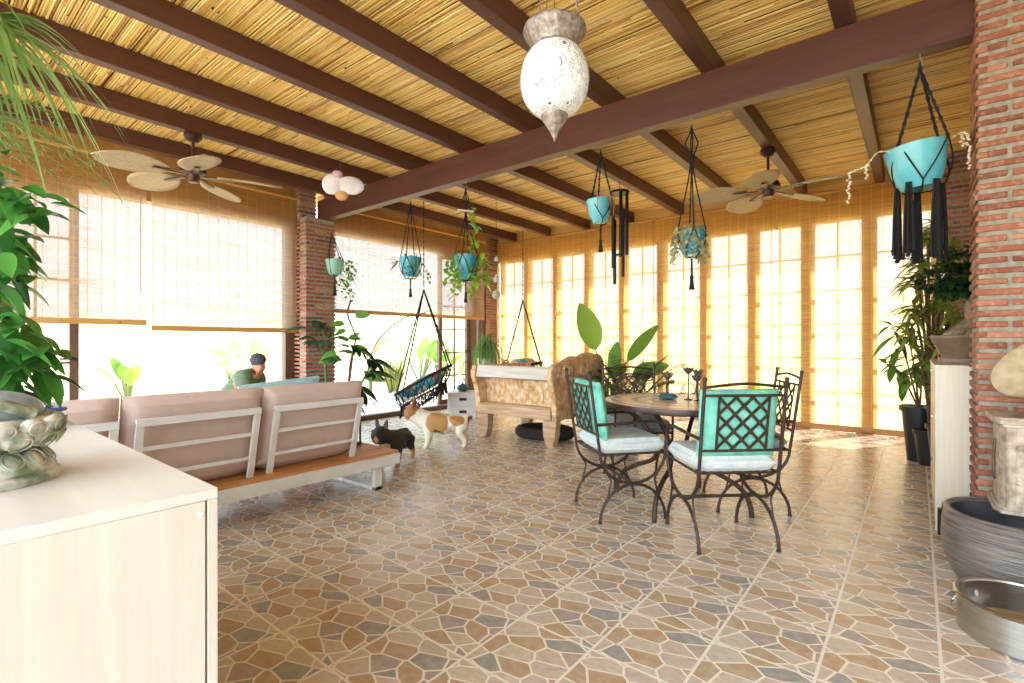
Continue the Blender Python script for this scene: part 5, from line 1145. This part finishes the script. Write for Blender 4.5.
for (cx_, cy_, cz_, rx, rz_) in ((0.05, 0, 0.64, 0.21, 0.12), (-0.10, -0.03, 0.58, 0.17, 0.10), (0.02, 0.08, 0.72, 0.13, 0.08), (-0.02, -0.08, 0.52, 0.14, 0.06), (0.1, 0.02, 0.5, 0.1, 0.06)):
    for k in range(260):
        d = rv(r2); o = Vector((cx_, cy_, cz_)) + Vector((d.x * rx, d.y * rx, d.z * rz_)) * r2.uniform(0.6, 1.0); b.leaf(o, d + rv(r2) * 0.8, r2.uniform(.034, .055), 0.032, 0.3, 3, 0.15)
b.build('foliage', LM['dark'], t, tone=True, recalc=False)

# ------------------------------------------------------------------ terrace and garden plants
def outplant(kind, label, loc, seed, s=1.0):
    r2 = random.Random(seed); t = thing(kind, label, 'plant', loc); b = MB(); st = MB()
    if kind == 'garden_banana':
        for k in range(8):
            a = r2.uniform(0, 2 * PI); d = Vector((math.cos(a) * 0.6, math.sin(a) * 0.6, r2.uniform(.7, 1.6))); e = Vector((0, 0, 0.25)) + d.normalized() * 0.4 * s; st.tube([(0, 0, 0.02), (d.x * .1, d.y * .1, 0.25), e], 0.02, 6); b.leaf(e, d, r2.uniform(.5, .75) * s, 0.2 * s, 0.25, 8, 0.2, roll=r2.uniform(-.5, .5))
    elif kind == 'tall_grass':
        for k in range(300):
            a = r2.uniform(0, 2 * PI); b.leaf((0.12 * math.cos(a) * r2.random(), 0.12 * math.sin(a) * r2.random(), 0.0), (math.cos(a), math.sin(a), r2.uniform(2, 7)), r2.uniform(.5, 1.0) * s, 0.022, r2.uniform(.1, .5), 5, 0.3, peak=0.3)
        for k in range(5): a = 1.25 * k; st.tube([(0.1 * math.cos(a), 0.1 * math.sin(a), 0.0), (0.12 * math.cos(a), 0.12 * math.sin(a), 0.1)], 0.02, 6)
    elif kind == 'garden_palm':
        st.tube([(0, 0, 0), (0.02, 0, 0.3 * s), (0, 0, 0.55 * s)], [0.05, 0.045, 0.04], 9)
        for k in range(13): a = 2 * PI * k / 13; frond(b, st, (0, 0, 0.5 * s), (math.cos(a), math.sin(a), r2.uniform(.6, 2.2)), 0.8 * s, 0.4, 14, 0.2 * s, 0.025, r2)
    else:
        for k in range(10):
            e = Vector((r2.uniform(-.5, .5), r2.uniform(-.5, .5), r2.uniform(.3, 1.2))) * s; st.tube(curve([Vector((0, 0, 0)), e * 0.5, e], 3), 0.012 * s, 5)
            for q in range(46): o = e + rv(r2) * 0.32 * s; b.leaf(o, rv(r2), 0.12 * s, 0.06 * s, 0.3, 3)
    b.build('foliage', LM['grass'] if kind == 'tall_grass' else LM['dusty'] if kind == 'garden_shrub' else LM['out'], t, tone=True, recalc=False); st.build('stem', M['stem'], t)
    return t
outplant('tall_grass', 'tall grassy clump on the terrace edge left of the hanging chair', (-9.0, 6.95, 0.071), 3, 1.15)
outplant('garden_palm', 'young palm on the terrace edge beside the grassy clump', (-9.15, 6.45, 0.071), 5, 1.35)
outplant('garden_banana', 'banana plant on the terrace edge behind the hanging chair', (-9.0, 7.7, 0.071), 8, 1.3)
outplant('garden_banana', 'smaller banana plant on the terrace edge by the corner door', (-9.05, 8.4, 0.071), 11, 0.9)
outplant('garden_shrub', 'leafy shrub on the terrace edge seen through the corner door', (-8.95, 8.45, 0.071) if False else (-9.1, 9.4, -0.07), 13, 0.8)
outplant('garden_banana', 'small bright leafy plant out on the dry ground, furthest left', (-10.6, 2.55, -0.07), 15, 0.9)
outplant('garden_shrub', 'round pale bush on the slope, left of the seated person', (-17.5, 6.9, -0.07), 17, 1.0)
outplant('garden_shrub', 'wider pale bush on the slope, just behind the round one', (-21.0, 9.2, 0.0), 19, 1.25)
t = thing('stone_trough', 'low grey stone trough on the terrace edge under the grassy clump', 'trough', (-8.4, 6.9, -0.02), math.radians(10))
b = MB(); b.box((0, 0, 0.09), (0.32, 0.75, 0.18)); b.build('body', pm('grey_stone', (150, 152, 156), (124, 126, 130), 8, 0.8, 0.3), t, bevel=0.02)
b = MB(); b.ball((0, 0.1, 0.2), (0.12, 0.2, 0.1), 14, 8); b.build('boulder', pm('grey_stone', (150, 152, 156)), t)

# ------------------------------------------------------------------ hanging macrame chairs
M['net'] = pm('black_macrame_rope', (38, 36, 38), (26, 25, 27), 60, 0.95, 0.4)
def hanging_chair(label, loc, rz, tilt, zring, zhook, ztop, R, group):
    t = thing('hanging_chair', label, 'hanging chair', loc, rz, group); T_ = Matrix.Rotation(-tilt, 3, 'Y')
    def Rp(a, k=1.0): return T_ @ Vector((R * k * math.cos(a), R * k * math.sin(a), 0)) + Vector((0, 0, zring))
    b = MB(); b.tube([Rp(2 * PI * k / 48) for k in range(48)], 0.02, 10, closed=True); b.build('ring', M['net'], t)
    b = MB(); dn = Vector((0, 0, -1)); dep = 0.34
    def bowl(a, f): q = Rp(a, 1 - 0.0 * f); c = Vector((0, 0, zring)) ; e = math.sin(f * PI / 2); return c + (q - c) * math.cos(f * PI / 2 * 0.94) + dn * dep * e
    n = 24
    for k in range(n):
        for s in (-1, 1): b.tube([bowl(2 * PI * k / n + s * 0.55 * f, f) for f in [j / 8 for j in range(9)]], 0.006, 5)
    b.build('net_seat', M['net'], t)
    b = MB(); r2 = random.Random(3)
    for k in range(44):
        a = 2 * PI * k / 44; z0 = bowl(a, 0.42); zz = z0.z; b.tube([z0, z0 + Vector((r2.uniform(-.01, .01), r2.uniform(-.01, .01), -0.07)), z0 + Vector((r2.uniform(-.02, .02), r2.uniform(-.02, .02), -r2.uniform(0.12, 0.17)))], [0.009, 0.008, 0.011], 5)
    b.tube([bowl(2 * PI * k / 40, 0.42) for k in range(40)], 0.011, 6, closed=True); b.build('fringe', M['net'], t)
    for a in (PI - 0.5, PI + 0.5, -0.35, 0.35):
        b = MB(); p1 = Rp(a); p0 = Vector((0, 0, zhook)); b.tube([p0.lerp(p1, j / 30) for j in range(31)], [0.0095 if j % 2 else 0.013 for j in range(31)], 6); b.build('rope', M['net'], t)
    b = MB(); b.tube([(0.022 * math.cos(q), 0, zhook + 0.02 + 0.03 * math.sin(q)) for q in [2 * PI * k / 14 for k in range(14)]], 0.005, 6, closed=True); b.build('ring_hook', M['hook'], t)
    b = MB(); n = int((ztop - zhook - 0.05) / 0.04)
    for j in range(n): b.box((0, 0, zhook + 0.07 + 0.04 * j), (0.016 if j % 2 else 0.005, 0.005 if j % 2 else 0.016, 0.046))
    b.build('chain', M['blackmetal'], t)
    return t
hanging_chair('black macrame hanging chair tilted over the brown patched dog', (-5.42, 4.71, 0), math.radians(39), math.radians(28), 0.66, 1.93, 3.213, 0.44, 'macrame hanging chairs')
hanging_chair('black macrame hanging chair behind the carved bench, mostly hidden', (-5.46, 7.05, 0), math.radians(39), math.radians(4), 0.80, 1.93, 3.213, 0.34, 'macrame hanging chairs')
N = NT('patchwork_cushion'); v1 = N.node('ShaderNodeTexVoronoi', Scale=13.0); N.l.new(N.coords(), v1.inputs['Vector']); s1 = N.node('ShaderNodeSeparateColor'); N.l.new(v1.outputs['Color'], s1.inputs[0])
N.set(Base_Color=N.ramp(s1.outputs[0], [(0, lin((74, 158, 168))), (0.35, lin((50, 120, 140))), (0.55, lin((204, 150, 90))), (0.66, lin((190, 90, 80))), (0.76, lin((120, 176, 160))), (0.9, lin((226, 206, 170)))], 'CONSTANT'), Roughness=0.9)
for (loc, ry, sz, lb) in (((-5.42, 4.71, 0.60), -28, (0.58, 0.56, 0.2), 'teal and orange patchwork cushion inside the tilted hanging chair'), ((-5.46, 7.05, 0.80), -4, (0.46, 0.46, 0.2), 'patchwork cushion in the hidden hanging chair behind the bench')):
    b = MB(); b.pillow((0, 0, 0), sz, Matrix.Rotation(math.radians(ry), 3, 'Y'), 12, puff=0.5); o = b.build('patchwork_cushion', N.m); o.location = loc; o.rotation_euler = (0, 0, math.radians(39)); tag(o, lb, 'cushion')

# ------------------------------------------------------------------ dogs
def dogcoat(name, base, patches, fuzz=0.02):
    """patches: (x, y, z, radius, rgb) ellipsoidal markings of the coat in the dog's own frame"""
    N = NT(name); tc = N.n.new('ShaderNodeTexCoord'); nz = N.node('ShaderNodeTexNoise', Scale=30.0); N.l.new(tc.outputs['Object'], nz.inputs['Vector']); c = lin(base)
    cur = N.mix(nz.outputs[0], lin(base), lin(tuple(int(q * 0.88) for q in base)))
    for (x, y, z, r, rgb) in patches:
        ds = N.n.new('ShaderNodeVectorMath'); ds.operation = 'DISTANCE'; N.l.new(tc.outputs['Object'], ds.inputs[0]); ds.inputs[1].default_value = (x, y, z)
        f = N.math('LESS_THAN', N.math('ADD', ds.outputs['Value'], N.math('MULTIPLY', N.math('SUBTRACT', nz.outputs[0], 0.5), fuzz)), r); cur = N.mix(f, cur, lin(rgb))
    N.set(Base_Color=cur, Roughness=0.75); N.bump(nz.outputs[0], 0.2, 0.004); return N.m
def dog(label, loc, rz, coat, s=1.0, head=(0.30, 0.0, 0.335), turn=0.0, earm=None, tailup=True):
    t = thing('bulldog', label, 'dog', loc, rz, 'french bulldogs'); t.scale = (s, s, s)
    hx, hy, hz = head; ct, stn = math.cos(turn), math.sin(turn); mz = (hx + 0.09 * ct, hy + 0.09 * stn, hz - 0.035)
    nodes = [(-0.18, 0, 0.245, 0.082), (-0.05, 0, 0.232, 0.083), (0.07, 0, 0.228, 0.096), (0.15, 0, 0.245, 0.096), (hx * 0.5 + 0.11, hy * 0.5, 0.295, 0.076), (hx, hy, hz, 0.105), mz + (0.082,),
             (-0.245, 0, 0.285, 0.022), (-0.28, 0, 0.275, 0.014)]
    edges = [(0, 1), (1, 2), (2, 3), (3, 4), (4, 5), (5, 6), (0, 7), (7, 8)]
    for sy in (-1, 1):
        k = len(nodes); nodes += [(0.135, sy * 0.075, 0.19, 0.046), (0.13, sy * 0.085, 0.115, 0.031), (0.14, sy * 0.085, 0.045, 0.026), (0.152, sy * 0.085, 0.022, 0.027), (0.178, sy * 0.087, 0.018, 0.02)]; edges += [(3, k), (k, k + 1), (k + 1, k + 2), (k + 2, k + 3), (k + 3, k + 4)]
        k = len(nodes); nodes += [(-0.18, sy * 0.07, 0.19, 0.06), (-0.145, sy * 0.082, 0.145, 0.043), (-0.215, sy * 0.085, 0.085, 0.027), (-0.205, sy * 0.085, 0.025, 0.025), (-0.175, sy * 0.087, 0.018, 0.021)]; edges += [(0, k), (k, k + 1), (k + 1, k + 2), (k + 2, k + 3), (k + 3, k + 4)]
    body = skin('body', nodes, edges, coat, t, 2, 2)
    ux = Vector((ct, stn, 0)); uy = Vector((-stn, ct, 0)); H = Vector((hx, hy, hz))
    for sy in (-1, 1):
        b = MB(); base = surf(body, H + uy * (0.055 * sy) + UP * 0.4, -UP) - UP * 0.012; n = 6; vs = []
        pts2 = [(-0.03, 0), (-0.034, 0.03), (-0.022, 0.07), (0.0, 0.092), (0.022, 0.07), (0.034, 0.03), (0.03, 0)]
        for off in (-0.006, 0.006): vs += [base + uy * (p * 0.85 * 1.0) + UP * q * 0.95 + uy * sy * q * 0.25 + ux * (off - 0.01) for p, q in pts2]
        b.add(vs, [tuple(range(7)), tuple(range(13, 6, -1))] + [(i, (i + 1) % 7, 7 + (i + 1) % 7, 7 + i) for i in range(7)]); b.build('ear', earm or coat, t)
        b = MB(); b.ball(surf(body, H + ux * 0.5 + uy * 0.045 * sy + UP * 0.022, -ux) - ux * 0.003, 0.012, 10, 8); b.build('eye', M['blackpot'], t)
    b = MB(); b.ball(surf(body, Vector(mz) + ux * 0.5 + UP * 0.012, -ux), (0.012, 0.02, 0.012), 10, 8, M=Matrix.Rotation(turn, 3, 'Z')); b.build('nose', M['blackpot'], t)
    return t
dog('white french bulldog with round brown patches standing under the hanging chair', (-4.19, 3.93, 0), math.radians(39 + 184), dogcoat('white_and_brown_coat_b', (240, 228, 206), [(0.05, 0.10, 0.25, 0.105, (190, 142, 82)), (-0.135, 0.09, 0.29, 0.078, (182, 134, 76)), (0.33, 0.0, 0.37, 0.115, (158, 108, 64)), (0.41, 0, 0.32, 0.075, (74, 52, 42)), (-0.27, 0.03, 0.25, 0.05, (136, 88, 52))]), 1.2, (0.285, 0.0, 0.345), 0.0, pm('brown_ear', (140, 96, 60), (120, 80, 48), 20, 0.8))
dog('black and tan french bulldog standing by the end of the sofa deck', (-4.0, 3.12, 0), math.radians(-62), dogcoat('black_and_tan_coat', (46, 42, 42), [(0.36, 0.03, 0.29, 0.035, (176, 130, 86)), (0.33, -0.05, 0.28, 0.032, (176, 130, 86)), (0.15, 0.09, 0.03, 0.10, (180, 132, 84)), (0.15, -0.09, 0.03, 0.10, (180, 132, 84)), (-0.2, 0.09, 0.03, 0.09, (180, 132, 84)), (-0.2, -0.09, 0.03, 0.09, (180, 132, 84)), (0.24, 0, 0.2, 0.05, (206, 178, 140))]), 1.02, (0.25, -0.04, 0.33), -0.5, pm('black_pink_ear', (88, 64, 62), (60, 46, 46), 20, 0.8))

# ------------------------------------------------------------------ seated person beyond the sofa
t = thing('beanbag', 'slate grey beanbag seat by the open bay, hidden behind the sofa', 'beanbag', (-6.22, 2.42, 0), math.radians(39))
b = MB(); b.lathe([(0, 0), (0.30, 0.0), (0.37, 0.08), (0.38, 0.22), (0.33, 0.36), (0.2, 0.44), (0, 0.45)], 32, wob=lambda a, z: 1 + 0.03 * math.sin(5 * a + z * 9)); b.build('body', pm('slate_grey_fabric', (132, 134, 134), (112, 114, 116), 20, 0.95, 0.2), t)
b = MB(); b.ball((-0.18, 0, 0.42), (0.22, 0.30, 0.2), 24, 12, M=Matrix.Rotation(0.5, 3, 'Y')); b.build('back_rest', pm('slate_grey_fabric', (132, 134, 134)), t)
t = thing('person', 'person in a green t-shirt sitting and leaning forward by the open bay', 'person', (-6.22, 2.42, 0), math.radians(39))
M['skin'] = pm('skin', (206, 146, 112), (190, 128, 96), 12, 0.55)
M['shirt'] = pm('green_tshirt', (118, 140, 112), (92, 114, 88), 9, 0.9, 0.2, 0, (1, 1, 6)); M['trousers'] = pm('grey_trousers', (118, 120, 122), (98, 100, 104), 12, 0.9, 0.2)
M['hair'] = pm('dark_cropped_hair', (84, 84, 98), (62, 62, 74), 60, 0.8, 0.3)
HZ = 0.46
nodes = [(0.0, 0, HZ + 0.06, 0.125), (0.10, 0, HZ + 0.16, 0.12), (0.20, 0, HZ + 0.26, 0.125), (0.28, 0, HZ + 0.335, 0.105), (0.335, 0, HZ + 0.385, 0.056), (0.385, 0, HZ + 0.455, 0.074), (0.395, 0, HZ + 0.515, 0.088), (0.44, 0, HZ + 0.445, 0.052)]
edges = [(0, 1), (1, 2), (2, 3), (3, 4), (4, 5), (5, 6), (5, 7)]
for sy in (-1, 1):
    k = len(nodes); nodes += [(0.27, sy * 0.155, HZ + 0.335, 0.062), (0.36, sy * 0.215, HZ + 0.16, 0.045), (0.42, sy * 0.215, HZ + 0.08, 0.04), (0.56, sy * 0.13, HZ + 0.1, 0.03), (0.62, sy * 0.10, HZ + 0.10, 0.026), (0.68, sy * 0.09, HZ + 0.095, 0.03)]; edges += [(3, k), (k, k + 1), (k + 1, k + 2), (k + 2, k + 3), (k + 3, k + 4), (k + 4, k + 5)]
    for q, (dy, L) in enumerate(((-0.03, 0.065), (-0.01, 0.075), (0.01, 0.07), (0.028, 0.055))):
        j = len(nodes); nodes += [(0.715, sy * 0.09 + dy, HZ + 0.09, 0.0095), (0.715 + L * 0.6, sy * 0.085 + dy * 1.1, HZ + 0.075, 0.009), (0.715 + L, sy * 0.08 + dy * 1.1, HZ + 0.045, 0.008)]; edges += [(k + 5, j), (j, j + 1), (j + 1, j + 2)]
    j = len(nodes); nodes += [(0.67, sy * 0.05, HZ + 0.085, 0.011), (0.705, sy * 0.03, HZ + 0.07, 0.009)]; edges += [(k + 5, j), (j, j + 1)]
    k = len(nodes); nodes += [(0.06, sy * 0.10, HZ + 0.03, 0.09), (0.28, sy * 0.135, HZ + 0.04, 0.075), (0.47, sy * 0.15, HZ + 0.03, 0.06), (0.46, sy * 0.15, HZ - 0.18, 0.052), (0.45, sy * 0.15, 0.09, 0.038), (0.48, sy * 0.152, 0.045, 0.038), (0.60, sy * 0.16, 0.035, 0.032)]; edges += [(0, k), (k, k + 1), (k + 1, k + 2), (k + 2, k + 3), (k + 3, k + 4), (k + 4, k + 5), (k + 5, k + 6)]
pbody = skin('body', nodes, edges, M['skin'], t, 2, 0)
sn = [(-0.02, 0, HZ + 0.03, 0.14), (0.10, 0, HZ + 0.17, 0.135), (0.20, 0, HZ + 0.27, 0.138), (0.285, 0, HZ + 0.345, 0.115), (0.30, 0, HZ + 0.36, 0.085)]; se = [(0, 1), (1, 2), (2, 3), (3, 4)]
for sy in (-1, 1): k = len(sn); sn += [(0.265, sy * 0.09, HZ + 0.335, 0.12), (0.265, sy * 0.16, HZ + 0.325, 0.105), (0.325, sy * 0.205, HZ + 0.215, 0.082)]; se += [(3, k), (k, k + 1), (k + 1, k + 2)]
skin('tshirt', sn, se, M['shirt'], t, 2, 0)
tn = [(-0.03, 0, HZ + 0.02, 0.14)]; te = []
for sy in (-1, 1): k = len(tn); tn += [(0.06, sy * 0.10, HZ + 0.03, 0.10), (0.28, sy * 0.135, HZ + 0.04, 0.086), (0.47, sy * 0.15, HZ + 0.03, 0.072), (0.46, sy * 0.15, HZ - 0.18, 0.064), (0.45, sy * 0.15, 0.13, 0.056)]; te += [(0, k), (k, k + 1), (k + 1, k + 2), (k + 2, k + 3), (k + 3, k + 4)]
skin('trousers', tn, te, M['trousers'], t, 2, 0)
hc = Vector((0.392, 0, HZ + 0.508))
b = MB(); b.ball(hc + Vector((-0.026, 0, 0.018)), (0.088, 0.083, 0.08), 20, 14); b.build('hair', M['hair'], t)
fx_ = lambda y, z: surf(pbody, (0.9, y, HZ + z), (-1, 0, 0)).x
b = MB(); b.tube([(fx_(0, 0.50) - 0.004, 0, HZ + 0.50), (fx_(0, 0.475) + 0.012, 0, HZ + 0.475), (fx_(0, 0.465) - 0.002, 0, HZ + 0.465)], [0.008, 0.013, 0.008], 8); b.build('nose', M['skin'], t)
for sy in (-1, 1):
    b = MB(); b.ball(surf(pbody, (0.392, sy * 0.5, HZ + 0.49), (0, -sy, 0)), (0.02, 0.012, 0.032), 12, 8); b.build('ear', M['skin'], t)
    b = MB(); b.ball((fx_(sy * 0.03, 0.505) - 0.002, sy * 0.03, HZ + 0.505), (0.007, 0.012, 0.008), 10, 8); b.build('eye', M['blackpot'], t)
    b = MB(); b.tube(curve([(0.45, sy * 0.15, 0.045), (0.52, sy * 0.155, 0.05), (0.62, sy * 0.16, 0.04)], 4), [0.046, 0.047, 0.048, 0.048, 0.047, 0.046, 0.044, 0.042, 0.036], 10); b.build('shoe', pm('white_shoe', (220, 218, 214), (200, 198, 194)), t)
b = MB(); b.tube(curve([(fx_(-0.02, 0.44), -0.02, HZ + 0.44), (fx_(0, 0.438) + 0.001, 0, HZ + 0.438), (fx_(0.02, 0.44), 0.02, HZ + 0.44)], 4), 0.006, 8); b.build('mouth', pm('lips', (176, 104, 92), (160, 92, 82)), t)
